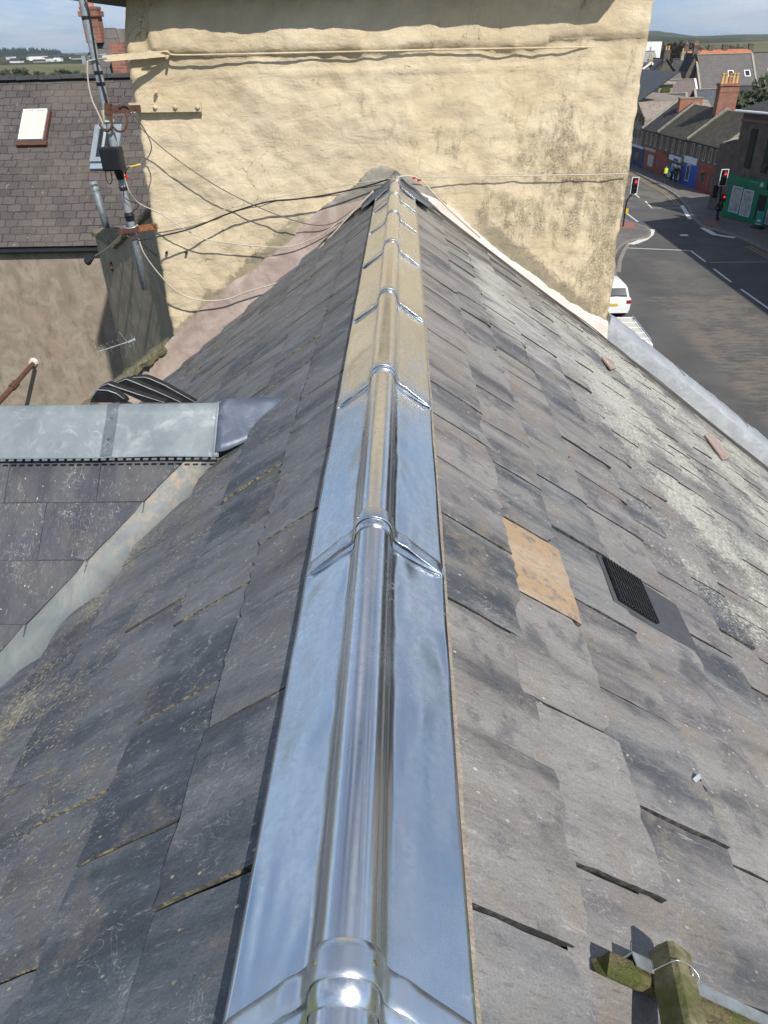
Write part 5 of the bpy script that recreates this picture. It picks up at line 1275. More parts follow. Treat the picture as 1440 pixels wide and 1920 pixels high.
# B: red and blue shop
t, f = shop_house('terrace_shop', 'stone terrace shop with a red and a royal blue front under one mossy roof', (625, 433), (975, 537), (925, 150), (1170, 155), 3.2, 'roof_moss', 'stone_d')
zB = f.tz(c4(560, 915))[1]
f.t1 += 0
f.rect('shop_front', [(705, 715), (930, 770), (700, 975), (890, 1042)], 'p_red', 0.04, 0.1, 'dark red shop front'); f.rect('fascia', [(718, 672), (935, 732), (712, 715), (928, 770)], 'p_brownred', 0.12, 0.18)
reg_win(f, 'shop_window', [(745, 760), (800, 775), (735, 930), (790, 945)], 'p_red', 'glass', 1); reg_win(f, 'shop_window', [(850, 790), (905, 805), (838, 960), (888, 975)], 'p_red', 'glass', 1)
f.rect('door', [(806, 775), (842, 785), (796, 985), (832, 996)], 'p_brownred', 0.07, 0.06)
f.rect('shop_front', [(560, 690), (716, 722), (550, 912), (698, 972)], 'p_blue', 0.04, 0.1, 'royal blue shop front'); f.rect('fascia', [(587, 620), (716, 648), (578, 690), (716, 720)], 'p_white', 0.14, 0.2, 'white sign board')
reg_win(f, 'shop_window', [(600, 700), (640, 712), (585, 880), (618, 890)], 'p_white', 'glass', 1)
ts = [f.tz(c4(660+62*k, 560+18*k))[0] for k in range(5)]; z1 = f.ze-0.3
upper_windows(f, ts, z1-1.25, z1, 0.55)
chB = f.P(f.t0, 2.9, f.zr-0.6)
# C: white and maroon
t, fC = shop_house('terrace_shop', 'low terrace shop with a white sign board and grey front beside the blue one', (315, 368), (612, 447), (650, 75), (905, 130), 3.2, 'roof_moss', 'stone_d', t1=f.t0)
fC.rect('shop_front', [(425, 690), (548, 715), (415, 860), (545, 905)], 'p_navy', 0.04, 0.1); fC.rect('fascia', [(430, 605), (548, 640), (424, 655), (545, 692)], 'p_white', 0.14, 0.2, 'white sign board with a blue mark')
o = fC.rect('sign_mark', [(475, 645), (525, 658), (473, 668), (522, 680)], 'sign_blue', 0.15, 0.01)
reg_win(fC, 'shop_window', [(440, 700), (530, 720), (432, 850), (520, 880)], 'p_white', 'glass_pale', 2, 0.14)
ts = [fC.tz(c4(335+62*k, 470+16*k))[0] for k in range(5)]; z1 = fC.ze-0.3
upper_windows(fC, ts, z1-1.25, z1, 0.5)
# D: small roof to its left, maroon shops below
t, fD = shop_house('terrace_shop', 'narrow terrace shop with two maroon fronts at the far end of the row', (150, 335), (312, 366), (440, 35), (570, 60), 3.4, 'roof_dark', 'stone_d', t1=fC.t0)
fD.rect('shop_front', [(280, 600), (400, 630), (262, 790), (375, 832)], 'p_red', 0.04, 0.1); fD.rect('shop_front', [(165, 560), (275, 585), (150, 745), (258, 785)], 'p_brownred', 0.04, 0.1)
fD.rect('fascia', [(280, 570), (402, 600), (278, 598), (400, 628)], 'p_brownred', 0.1, 0.16); fD.rect('fascia', [(167, 530), (278, 556), (165, 556), (276, 583)], 'p_cream', 0.1, 0.16)
reg_win(fD, 'shop_window', [(200, 605), (255, 620), (190, 720), (245, 740)], 'p_cream', 'glass_pale', 1); reg_win(fD, 'shop_window', [(290, 640), (340, 655), (280, 750), (325, 765)], 'p_red', 'glass', 1)
ts = [fD.tz(c4(185+45*k, 430+12*k))[0] for k in range(3)]; z1 = fD.ze-0.3; upper_windows(fD, ts, z1-1.2, z1, 0.5)
# E: taller grey building beyond
TE = Front(TA, TB, None)
te0, te1 = TE.tz(c4(-60, 690))[0]-14, fD.t0
t = thing('corner_building', 'taller plain grey building with a navy shop front at the far end of the row', 'building', tuple((TE.A+TE.d*te0).xy)+(GZ,)); fE = Front(TA, TB, t)
zE = fE.tz(c4(95, 195))[1]
P = lambda tt, o, z: Vector(((fE.A+fE.d*tt-fE.n*o).x, (fE.A+fE.d*tt-fE.n*o).y, z))
mb = MB(); mb.prism([P(te0, 0, GZ), P(te1, 0, GZ), P(te1, 0, zE-0.3), P(te1-2.8, 0, zE+1.2), P(te0, 0, zE+1.2)], fE.n*-8); mb.build('wall', M['stone_w'], t)
fE.rect('shop_front', [(25, 520), (150, 545), (8, 700), (140, 748)], 'p_navy', 0.04, 0.1); fE.rect('fascia', [(30, 500), (148, 524), (28, 520), (146, 546)], 'p_white', 0.1, 0.14)
reg_win(fE, 'shop_window', [(55, 560), (110, 572), (45, 690), (98, 705)], 'p_navy', 'glass', 1)
for (x, y) in ((105, 180), (60, 170), (95, 350), (50, 340), (135, 215)):
    reg_win(fE, 'window', [(x, y), (x+26, y+6), (x-4, y+85), (x+20, y+92)], 'stone_d', 'glass', 1, 0.08)
mb = MB(); slab_roof(mb, P(te0, -0.2, zE+1.1), P(te1-2.8, -0.2, zE+1.1), P(te1-2.8, 4, zE+4), P(te0, 4, zE+4)); mb.build('roof', [M['roof_blue'], M['underlay']], t, attrs=True, fix=False)
# green corner shop
GA, GB = atz(*c4(965, 1252), GZ+.12), atz(*c4(1440, 1372), GZ+.12)
t = thing('green_shop_building', 'brown stone corner building with a bright green ground floor shop', 'shop', tuple(GA.xy)+(GZ,)); fg = Front(GA, GB, t)
zt = fg.tz(c4(1290, 180))[1]; tl = 0.0; tr = fg.tz(c4(1440, 1372))[0]+9
P = lambda tt, o, z: Vector(((fg.A+fg.d*tt-fg.n*o).x, (fg.A+fg.d*tt-fg.n*o).y, z))
mb = MB(); mb.prism([P(tl, 0, GZ), P(tr, 0, GZ), P(tr, 0, zt), P(tl, 0, zt)], fg.n*-9); mb.build('wall', M['stone_d'], t)
mb = MB(); mb.prism([P(tl-.3, -.35, zt), P(tr, -.35, zt), P(tr, -.35, zt+.18), P(tl-.3, -.35, zt+.18)], fg.n*-9.7); mb.build('cornice', M['stone_w'], t)
mb = MB(); zc = fg.tz(c4(1300, 275))[1]; mb.prism([P(tl-.05, -.10, zc), P(tr, -.10, zc), P(tr, -.10, zc+.22), P(tl-.05, -.10, zc+.22)], fg.n*-.3); mb.build('string_course', mk('p_sand', (0.20, 0.11, 0.085)), t)
rz = atv(*c5(1440, 600), P(0, 4.5, 0), P(1, 4.5, 0)).z
mb = MB(); slab_roof(mb, P(tl-.35, -.4, zt+.16), P(tr, -.4, zt+.16), P(tr, 4.5, rz+0.4), P(tl+2.6, 4.5, rz+0.4)); slab_roof(mb, P(tl-.35, 9.2, zt+.16), P(tl-.35, -.4, zt+.16), P(tl+2.6, 4.5, rz+.4), P(tl+2.6, 4.5, rz+.401)); slab_roof(mb, P(tr, 9.2, zt+.16), P(tl-.35, 9.2, zt+.16), P(tl+2.6, 4.5, rz+.4), P(tr, 4.5, rz+.4))
mb.build('roof', [M['roof_dark'], M['underlay']], t, attrs=True, fix=False)
mb = MB(); mb.tube([P(tl-.4, -.48, zt+.12), P(tr, -.48, zt+.12)], 0.09, 8); mb.build('gutter', M['white_paint'], t)
fg.rect('shop_front', [(1035, 800), (1440, 915), (968, 1240), (1440, 1365)], 'p_green', 0.04, 0.12, 'bright green painted shop front')
o = fg.rect('fascia', [(1040, 788), (1440, 908), (1030, 868), (1440, 1003)], 'p_green', 0.16, 0.2)
r = o['_r']; zf0, zf1 = r[2], r[3]
tt = fg.tz(c4(1385, 960))[0]; hh = zf1-zf0
for k, (a, b, c_, d_) in enumerate(((-0.13, 0.12, 0.52, 0.60), (-0.13, -0.07, 0.28, 0.52), (-0.02, 0.04, 0.2, 0.52), (0.07, 0.13, 0.28, 0.52), (-0.1, 0.10, 0.66, 0.74), (-0.9, -0.25, 0.62, 0.65))):
    fg.box('sign_mark', tt+a*1.3, tt+b*1.3, zf0+hh*c_, zf0+hh*d_, 'p_white', 0.165, 0.01, par=o)
reg_win(fg, 'shop_window', [(1083, 925), (1183, 955), (1032, 1190), (1130, 1228)], 'p_white', 'glass_pale', 1, 0.07)
reg_win(fg, 'shop_window', [(1198, 960), (1300, 990), (1142, 1228), (1246, 1268)], 'p_white', 'glass_pale', 1, 0.07)
reg_win(fg, 'shop_window', [(1440, 1160), (1500, 1175), (1410, 1330), (1480, 1350)], 'p_white', 'glass_pale', 1, 0.07)
fg.rect('door', [(1345, 1015), (1425, 1035), (1310, 1275), (1395, 1305)], 'dark', 0.06, 0.05)
reg_win(fg, 'window', [(1262, 338), (1338, 342), (1205, 745), (1258, 757)], 'dark', 'glass', 1, 0.12)
reg_win(fg, 'window', [(1430, 400), (1500, 410), (1385, 800), (1440, 812)], 'dark', 'glass', 1, 0.12)
# low lean-to in the alley beside it
al = thing('lean_to', 'low brown lean to with a pale stone skew between the red and green shops', 'shed', tuple(atz(*c4(930, 1100), GZ).xy)+(GZ,))
A1, B1 = fg.A - fg.n*1.2, fg.A - fg.d*3.2 - fg.n*1.2
zl = atv(*c4(1000, 500), A1, B1).z; zh = atv(*c4(1120, 385), A1-fg.n*2.5, B1-fg.n*2.5).z
mb = MB(); mb.prism([Vector((A1.x, A1.y, GZ)), Vector((B1.x, B1.y, GZ)), Vector((B1.x, B1.y, zl)), Vector((A1.x, A1.y, zl))], fg.n*-2.6); mb.build('wall', M['stone_d'], al)
mb = MB(); q = -fg.n*2.6; a_, b_ = Vector((A1.x, A1.y, zl)), Vector((B1.x, B1.y, zl)); slab_roof(mb, b_, a_, a_+q+Vector((0, 0, zh-zl)), b_+q+Vector((0, 0, zh-zl))); mb.build('roof', [M['roof_moss'], M['underlay']], al, attrs=True, fix=False)
mb = MB(); mb.bar(b_+fg.d*0.4, b_+fg.d*0.4+q+Vector((0, 0, zh-zl)), 0.3, 0.2); mb.build('skew', M['skew'], al)
# big brick stack on the row
t = thing('brick_chimney_stack', 'broad red brick chimney stack with five yellow pots rising from the terrace roofs', 'chimney', tuple(f.P(f.t0, 3.0, GZ)))
base = atv(*c4(1000, 110), f.P(0, 3.3, 0), f.P(1, 3.3, 0)); top = atv(*c5(1035, 590), f.P(0, 3.3, 0), f.P(1, 3.3, 0))
mb = MB(); wd = 0.62; hz = top.z-base.z+0.9; c = Vector((top.x, top.y, base.z-0.9+hz/2)); ry = atan2(f.d.y, f.d.x)-radians(90)
wS = 1.75
mb.box(c, (wS, 0.95, hz), rz=0.0); mb.build('shaft', M['brick'], t)
mb = MB(); mb.box((top.x, top.y, top.z-0.08), (wS+.16, 1.12, 0.2)); mb.box((top.x, top.y, top.z-0.62), (wS+.06, 1.02, 0.10)); mb.build('cap', M['brick'], t)
for k in range(5):
    x = top.x-wS*0.38+wS*0.76*k/4; mb = MB(); c = Vector((x, top.y, top.z)); mb.tube([c, c+Vector((0, 0, .1)), c+Vector((0, 0, .72)), c+Vector((0, 0, .73)), c+Vector((0, 0, .85))], [.16, .14, .12, .155, .155], 10); mb.build('pot', M['pot' if k != 2 else 'pot_red'], t)
t = thing('small_brick_stack', 'short orange brick chimney stack without pots on the far terrace roof', 'chimney', tuple(fC.P(fC.t0, 3.0, GZ)))
a = atv(*c5(638, 745), fC.P(0, 3.4, 0), fC.P(1, 3.4, 0)); mb = MB(); mb.box(a+Vector((0, 0, -0.8)), (2.3, 0.8, 1.6)); mb.build('shaft', mk('brick_orange', (0.34, 0.14, 0.09)), t)
mb = MB(); mb.box(a+Vector((0, 0, 0.05)), (2.4, 0.9, 0.1)); mb.build('cap', M['stone_w'], t)

# ------------------------------------------------------------------ town beyond, right
bg_house('town_house', 'long grey slated house with two skylights and pale coping in the middle distance', 'house', c5(690, 287), c5(1272, 280), 135, 5.2, 5.6, 'roof_mid', 'harl', verge='skew', windows=((0.57, 0.5), (0.86, 0.5)), group='houses of the town beyond the shops')
bg_house('town_house', 'continuation of the long grey slated house at the right edge of the frame', 'house', c5(1282, 268), c5(1600, 262), 135, 5.2, 5.6, 'roof_mid', 'harl', windows=((0.48, 0.5),), group='houses of the town beyond the shops')
bg_house('orange_roofed_terrace', 'long terrace with bright orange tiled roofs and dark chimneys', 'house', c5(560, 240), c5(1262, 226), 190, 3.9, 5.0, 'roof_orange', 'harl', hipL=0, group='houses of the town beyond the shops',
         chim=((0.04, 0.9, .8, 1.0, 'stone_d', 1, 'pot_red'), (0.17, 0.9, .8, 1.0, 'stone_d', 1, 'pot_red'), (0.40, 1.0, .8, .8, 'stone_d', 0, 'pot'), (0.61, 1.0, .8, .8, 'stone_d', 0, 'pot'), (0.995, 1.0, .8, .8, 'stone_d', 0, 'pot')))
bg_house('orange_hip_house', 'orange tiled hipped house at the left end of the orange terrace', 'house', c5(430, 262), c5(600, 238), 175, 3.2, 4.5, 'roof_orange', 'harl', hipL=6.0, group='houses of the town beyond the shops')
bg_house('brown_roofed_house', 'brown slated house with a white ridge line and a box dormer', 'house', c5(235, 552), c5(680, 549), 122, 4.8, 6.0, 'roof_brown', 'harl', verge='white_paint', group='houses of the town beyond the shops')
bg_house('low_grey_house', 'plain low grey roofed house in front of the dark gable', 'house', c5(240, 478), c5(530, 478), 132, 2.6, 4.0, 'roof_mid', 'stone_w', group='houses of the town beyond the shops')
bg_house('dark_slated_house', 'blue slated house at the far end of the street above the navy shop', 'house', c5(195, 700), c5(590, 690), 112, 4.6, 4.2, 'roof_blue', 'stone_w', verge='skew', group='houses of the town beyond the shops', chim=((0.02, 0.8, 0.8, 1.2, 'stone_d', 1, 'pot'),))
bg_house('grey_slated_house', 'grey slated house with pale skew just behind the big brick stack', 'house', c5(680, 650), c5(930, 650), 100, 4.0, 4.4, 'roof_blue', 'stone_w', verge='skew', group='houses of the town beyond the shops')
bg_house('dark_roofed_house', 'dark roofed house to the right of the big brick stack', 'house', c5(1110, 612), c5(1330, 612), 100, 2.4, 3.8, 'roof_dark', 'stone_w', group='houses of the town beyond the shops')
bg_house('pale_roofed_shed', 'pale grey hipped shed roof in front of the white warehouse', 'shed', c5(120, 256), c5(265, 254), 205, 5.0, 8.0, 'roof_pale', 'harl', group='houses of the town beyond the shops')
bg_house('dark_block', 'dark flat looking roof between the dark gable and the long grey house', 'house', c5(450, 335), c5(640, 330), 150, 4.5, 5.0, 'roof_dark', 'white_paint', group='houses of the town beyond the shops', chim=((0.5, 0.5, 0.5, .9, 'skew', 1, 'pot'),))
def gable_house(name, label, apex, bl, br, Y, depth, wall, roof, chim=None, verge=None):
    a, l, r = aty(*apex, Y), aty(*bl, Y), aty(*br, Y); z = (l.z+r.z)/2; l.z = r.z = z; s = Vector((0, depth, 0))
    t = thing(name, label, 'house', (a.x, Y, GZ), group='houses of the town beyond the shops')
    mb = MB(); mb.prism([(l.x, Y, GZ), l, a, r, (r.x, Y, GZ)], s); mb.build('wall', M[wall], t)
    u = Vector((0, 0, .12)); e = Vector((0, .2, 0)); mb = MB(); slab_roof(mb, l+u-e, l+u+s, a+u+s, a+u-e, .1); slab_roof(mb, r+u+s, r+u-e, a+u-e, a+u+s, .1); mb.build('roof', [M[roof], M['underlay']], t, attrs=True, fix=False)
    if verge:
        mb = MB(); mb.bar(l+u-e, a+u-e, 0.35, 0.3); mb.bar(r+u-e, a+u-e, 0.35, 0.3); mb.build('verge', M[verge], t)
    if chim: chimney(t, a+Vector((0, .5, -0.4)), *chim)
gable_house('gabled_house', 'dark gable end with a twin pot chimney on its peak', c5(390, 338), c5(285, 470), c5(475, 470), 140, 9, 'stone_d', 'roof_mid', chim=(0.9, .7, 1.6, M['stone_d'], 2, 'pot'))
gable_house('white_verged_house', 'small house whose gable is outlined with white boards', c5(222, 382), c5(130, 460), c5(292, 440), 145, 9, 'stone_w', 'roof_brown', verge='white_paint', chim=(0.7, 0.6, 1.0, M['harl'], 2, 'pot'))
gable_house('dark_gabled_house', 'tall dark gable closing the left end of the long grey slated house', c5(690, 285), c5(600, 430), c5(735, 520), 134, 4, 'stone_d', 'roof_dark', chim=(0.65, .6, 1.5, M['stone_d'], 2, 'pot_red'))
t = thing('box_dormer', 'ivy grown box dormer or shed in front of the brown slated roof', 'shed', tuple(aty(*c5(380, 690), 116)), group=None)
a, b = aty(*c5(315, 600), 116), aty(*c5(442, 690), 116); mb = MB(); mb.prism([(a.x, 116, GZ), (b.x, 116, GZ), (b.x, 116, a.z), (a.x, 116, a.z)], (0, 3, 0)); mb.build('wall', M['harl'], t)
mb = MB()
for k in range(220): mb.box((random.uniform(a.x+.4, b.x-.4), 115.85, random.uniform(b.z+.2, a.z-.5)), (0.22, 0.12, 0.2), rz=random.random()*3)
mb.build('ivy', M['moss'], t)
mb = MB(); mb.box(((a.x+b.x)/2, 117.4, a.z+0.12), (b.x-a.x+.4, 3.6, 0.24)); mb.build('flat_roof', M['skew'], t)
# white warehouse
t = thing('white_warehouse', 'big plain white shed rising behind the trees at the corner of the gable', 'warehouse', tuple(aty(*c5(240, 330), 250).xy)+(GZ,))
a, b, c = aty(*c5(60, 168), 250), aty(*c5(342, 155), 250), aty(*c5(322, 335), 250); mb = MB(); mb.prism([(a.x, 250, GZ), (b.x, 250, GZ), (b.x, 250, b.z), ((a.x+b.x)/2, 250, b.z-.1), (a.x, 250, a.z-.6)], (0, 30, 0)); mb.build('cladding', M['white_paint'], t)
mb = MB(); xs = aty(*c5(226, 200), 250).x; mb.box((xs, 249.9, (GZ+a.z-1)/2), (0.35, 0.1, a.z-1-GZ)); mb.build('seam', mk('seam_grey', (0.35, 0.37, 0.38)), t)

# ------------------------------------------------------------------ trees
M['bark'] = simple('bark', (0.09, 0.07, 0.05), 0.9)
M['leaf_brown'] = simple('twigs', (0.10, 0.08, 0.055), 0.9, 0, 0.4, 1.2); M['leaf_green'] = simple('leaves', (0.045, 0.062, 0.028), 0.8, 0, 0.45, 1.5)
def tree_proto(kind, leaf, h=9, w=7, n=900, ls=0.5):
    t = thing(kind, 'x', 'tree')
    mb = MB(); mb.tube([(0, 0, -.2), (0.1, 0, h*.25), (0, 0.1, h*.5), (0.1, 0, h*.8)], [.35, .26, .18, .05], 7)
    limbs = []
    for k in range(12):
        a = random.random()*6.28; z = h*random.uniform(.22, .6); L = w*random.uniform(.25, .5); e = Vector((cos(a)*L, sin(a)*L, z+L*random.uniform(.5, 1.0))); mb.tube([(0, 0, z), Vector((0, 0, z)).lerp(e, .5)+Vector((0, 0, .2)), e], [.12, .08, .03], 5); limbs.append(e)
    mb.build('trunk', M['bark'], t)
    mb = MB(); cl = [e + Vector((random.gauss(0, .6), random.gauss(0, .6), random.gauss(0.3, .5))) for e in limbs for _ in range(2)] + [Vector((random.gauss(0, w*.14), random.gauss(0, w*.14), h*random.uniform(.6, .95))) for _ in range(8)]
    for k in range(n):
        c = random.choice(cl); d = Vector((random.gauss(0, 1), random.gauss(0, 1), random.gauss(0, 1))).normalized()*random.random()**.4*w*.17; p = c+d
        x = Vector((random.gauss(0, 1), random.gauss(0, 1), random.gauss(0, 1))).normalized()*ls*random.uniform(.5, 1); y = x.orthogonal().normalized()*ls*random.uniform(.3, .8)
        mb.poly([p-x, p+y, p+x, p-y])
    mb.build('crown', M[leaf], t, fix=False); return t
def put_tree(proto, loc, sc, rz, label, group, first=[]):
    if proto.name in first:
        r = proto.copy(); COL.objects.link(r)
        for ch in proto.children: c = ch.copy(); COL.objects.link(c); c.parent = r
    else: r = proto; first.append(proto.name)
    r.location = loc; r.scale = (sc, sc, sc*random.uniform(.85, 1.1)); r.rotation_euler.z = rz; r['label'] = label
    if group: r['group'] = group
tb_ = tree_proto('bare_tree', 'leaf_brown', n=1100, ls=.38); tg = tree_proto('leafy_tree', 'leaf_green')
ORD = 'first second third fourth fifth sixth seventh eighth ninth tenth eleventh twelfth thirteenth fourteenth fifteenth sixteenth'.split()
for k in range(13):
    px = c5(335+38*k+random.uniform(-9, 9), 150 if k < 5 else 172); Y = random.uniform(255, 300); p = aty(px[0], px[1], Y)
    put_tree(tb_, (p.x, Y, GZ), (p.z-GZ)/9.6, random.random()*6, ORD[k]+' brown leafless tree counting right from the white warehouse', 'leafless trees beyond the roofs')
for k in range(3):
    px = c5(985+55*k, 178+8*(k % 2)); p = aty(*px, 330); put_tree(tb_, (p.x, 330, GZ), (p.z-GZ)/9.6, k, ('left', 'middle', 'right')[k]+' one of three round brown trees above the orange terrace roof', 'round trees above the orange roofs')
p = aty(*c5(1408, 480), 92); put_tree(tg, (p.x, 92, GZ), (p.z-GZ)/9.5, 0.4, 'green bushy tree at the right edge beside the dark roof', None)
for k in range(16):
    x = 2+k*11+random.uniform(-3, 3); Y = random.uniform(330, 480); p = aty(x, random.uniform(126, 136), Y); put_tree(tg, (p.x, Y, GZ), (p.z-GZ)/9.6, k, ORD[k]+' green tree from the left above the rear house ridge', 'trees above the rear house ridge')

# ------------------------------------------------------------------ hills, sea, far town
def hill(name, pts, Y, depth, foot, mat, rough=3.0):
    mb = MB(); P = spline([aty(x, y, Y) for x, y in pts], 12); rows = []
    for k in range(9):
        f = k/8; row = []
        for p in P:
            z = GZ-3 + (p.z-GZ+3)*sin(f*pi/2)**0.9; row.append((p.x*(Y-foot*(1-f))/Y, Y-foot*(1-f), z + rough*noise.fractal((p.x*.004, f*3, 0), 1, 2, 5)*f))
        rows.append(row)
    rows.append([(p.x*(Y+depth)/Y, Y+depth, GZ-5) for p in P]); mb.grid(rows); return tag(mb.build(name, mat, None, smooth=True), kind='structure')
def land(name, a, b, c_, s):
    t = NT(name); v = t.coord('Object', (1, 0.35, 1)); n = t.noise(v, s, 7, 0.65); n2 = t.noise(v, s*6, 5, 0.6)
    c = t.ramp(n, [(0.36, a), (0.5, b), (0.64, c_)]); return t.out(t.mix(t.rng(n2, 0.45, 0.6, 0, .45), c, a), 1.0, 0, None, 0.0)
hill('hills', [(-900, 100), (-300, 99), (-60, 98), (0, 97), (60, 96), (105, 100), (125, 106), (160, 106), (240, 112), (420, 118)], 2600, 900, 1300, land('forest_hill', (0.02, 0.035, 0.025), (0.03, 0.045, 0.03), (0.06, 0.075, 0.045), 0.004), 4)
hill('hills', [(1090, 62), (1160, 61), (1215, 60.5), (1251, 62), (1303, 66), (1353, 66), (1400, 64.5), (1440, 64), (1700, 62), (2300, 50)], 4200, 1500, 2600, land('far_hill', (0.035, 0.05, 0.04), (0.09, 0.10, 0.06), (0.17, 0.15, 0.10), 0.0022), 7)
hill('hills', [(300, 86), (700, 80), (1090, 70), (1160, 68), (1240, 69), (1320, 72), (1440, 72), (1600, 70)], 2300, 700, 1100, land('near_hill', (0.04, 0.05, 0.035), (0.075, 0.08, 0.05), (0.14, 0.125, 0.085), 0.004), 5)
sheet('sea', [(-7500, 7400), (7500, 7400), (7500, 9400), (-7500, 9400)], GZ+2.0, simple('sea_water', (0.10, 0.20, 0.30), 0.3, 0, 0.1, 0.001))
mb = MB()
for k in range(900):
    f = random.random(); x = -420+f*560; crest = [(-420, 99), (0, 96), (60, 95), (105, 98), (125, 106), (140, 106)]
    for (xa, ya), (xb, yb) in zip(crest[:-1], crest[1:]):
        if xa <= x <= xb: yy = ya+(yb-ya)*(x-xa)/(xb-xa)
    Y = 2600-random.random()**1.5*500; p = aty(x, yy+4*(2600-Y)/500+1.0, 2600); p = Vector((p.x*Y/2600, Y, p.z-4))
    h = random.uniform(9, 17); r = h*.28; b = [mb.vert(p+Vector((cos(a)*r, sin(a)*r, -2))) for a in (0, 1.26, 2.5, 3.77, 5.0)]; tp = mb.vert(p+Vector((random.uniform(-1, 1), 0, h)))
    m1 = [mb.vert(p+Vector((cos(a+.5)*r*.8, sin(a+.5)*r*.8, h*.5))) for a in (0, 1.26, 2.5, 3.77, 5.0)]
    for j in range(5): mb.face((b[j], b[(j+1) % 5], m1[(j+1) % 5], m1[j])); mb.face((m1[j], m1[(j+1) % 5], tp))
tag(mb.build('wood', simple('conifer', (0.018, 0.034, 0.024), 0.95), None), 'dark conifer wood along the crest of the far left hill', 'wood', kind='stuff')
hp = MB(); hp.prism([(-6, -4, 0), (6, -4, 0), (6, -4, 6), (-6, -4, 6)], (0, 8, 0)); 
p0 = hp.build('far_house', M['white_paint'], None); p0['x'] = 1
rf = MB(); rf.prism([(-6.5, -4.6, 6.05), (-6.5, 4.6, 6.05), (-6.5, 0, 9)], (13, 0, 0)); r0 = rf.build('roof', M['roof_dark'], None); r0.parent = p0
cnt = 0
for k in range(34):
    px = random.choice([random.uniform(62, 112), random.uniform(2, 160), random.uniform(85, 100)]); py = random.uniform(106, 119); Y = random.uniform(1150, 1500)
    p = aty(px, py, Y)
    if cnt == 0: o = p0
    else:
        o = p0.copy(); COL.objects.link(o); r = r0.copy(); COL.objects.link(r); r.parent = o
    o.location = (p.x, Y, p.z-3); s = random.uniform(.5, 1.25); o.scale = (s*random.uniform(.8, 1.8), s, s*.8); o.rotation_euler.z = random.uniform(-.6, .6); cnt += 1
    tag(o, 'tiny pale house of the far village below the wooded hill', 'house', 'houses of the far village')
mb = MB(); P = [[(x, 1000+j*650/8*1.0, GZ - 1 + 8*(j/8.0)**1.3 + 2.5*noise.noise((x*.004, j*.3, 0))) for x in range(-900, 0, 30)] for j in range(9)]
mb.grid(P); tag(mb.build('village_slope', land('village_land', (0.03, 0.042, 0.03), (0.05, 0.06, 0.035), (0.10, 0.10, 0.06), 0.012), None, smooth=True), kind='structure')
# ------------------------------------------------------------------ tall neighbour outside the frame (its shadow lies on the road)
t = thing('tall_tenement', 'tall stone tenement standing beside the street just outside the right of the frame', 'building', (32, 36, GZ))
mb = MB(); mb.prism([(26.2, 22, GZ), (26.2, 49.5, GZ), (26.2, 49.5, 11.5), (31.2, 49.5, 15.6), (36.2, 49.5, 11.5), (36.2, 49.5, GZ)][:1]+[(26.2, 22, 13.2), (36.2, 22, 13.2), (36.2, 22, GZ)], (0, 27.5, 0)); mb.build('wall', M['stone_w'], t)
mb = MB(); slab_roof(mb, (26, 22, 13.1), (26, 49.6, 13.1), (31.2, 49.6, 15.2), (31.2, 22, 15.2)); slab_roof(mb, (36.4, 49.6, 13.1), (36.4, 22, 13.1), (31.2, 22, 15.2), (31.2, 49.6, 15.2)); mb.build('roof', [M['roof_dark'], M['underlay']], t, attrs=True, fix=False)
for k in range(9):
    for j in range(4):
        mb = MB(); mb.box((26.17, 24+k*3.0, 0.2+j*3.2), (0.1, 1.0, 1.8)); mb.build('window', M['glass'], t)

# ------------------------------------------------------------------ vehicles
M['car_white'] = simple('car_white', (0.80, 0.81, 0.82), 0.25, 0, 0.03); M['tyre'] = simple('tyre', (0.02, 0.02, 0.02), 0.85); M['lamp_red'] = simple('lamp_red', (0.35, 0.01, 0.01), 0.3); M['plate_y'] = simple('plate_y', (0.70, 0.48, 0.02), 0.5)
def wheels(t, w, ys, r=0.36):
    for y in ys:
        for sx in (-1, 1):
            mb = MB(); mb.tube([(sx*(w/2-0.24), y, r), (sx*(w/2-0.02), y, r)], r, 16); o = mb.build('wheel', M['tyre'], None); o.parent = t
            mb = MB(); mb.tube([(sx*(w/2-0.03), y, r), (sx*(w/2-0.005), y, r)], r*.62, 12); q = mb.build('rim', M['alu'], None); q.parent = o
def section_body(mb, secs, n=1):
    """secs: list of (y, [(x, z) half profile bottom->top centre])"""
    rows = []
    for y, pr in secs:
        full = [(-x, z) for x, z in pr] + [(x, z) for x, z in pr[::-1] if x > 1e-6]; rows.append([(x, y, z) for x, z in full])
    mb.grid(rows); mb.poly(rows[0]); mb.poly(rows[-1][::-1])
def P_(t, mb, name, mat, sm=False, bevel=0): o = mb.build(name, M[mat] if isinstance(mat, str) else mat, None, smooth=sm, bevel=bevel); o.parent = t; return o
q = atz(1179, 599, GZ); W_ = 1.88
suv = thing('white_suv', 'white estate car parked ahead of the van, its dark rear window facing us', 'car', (q.x-W_/2, q.y, GZ))
mb = MB(); body = lambda w, zb, zs, wr, zr: [(w*.92, zb), (w, zb+.25), (w, zs), (w*.97, zs+.05), (wr+.02, zr-.06), (wr-.08, zr), (0, zr+.015)]
section_body(mb, [(0.0, body(.86, .35, .80, .82, .86)), (0.06, body(.92, .30, .98, .84, 1.04)), (0.16, body(.94, .26, 1.02, .80, 1.18)), (0.42, body(.94, .26, 1.02, .74, 1.58)), (0.75, body(.94, .26, 1.02, .72, 1.66)), (2.2, body(.94, .26, 1.0, .70, 1.66)), (2.8, body(.94, .26, 1.0, .70, 1.55)), (3.4, body(.94, .26, .98, .80, 1.10)), (4.2, body(.90, .30, .90, .78, .95)), (4.5, body(.80, .35, .70, .70, .74))])
P_(suv, mb, 'body', 'car_white', True)
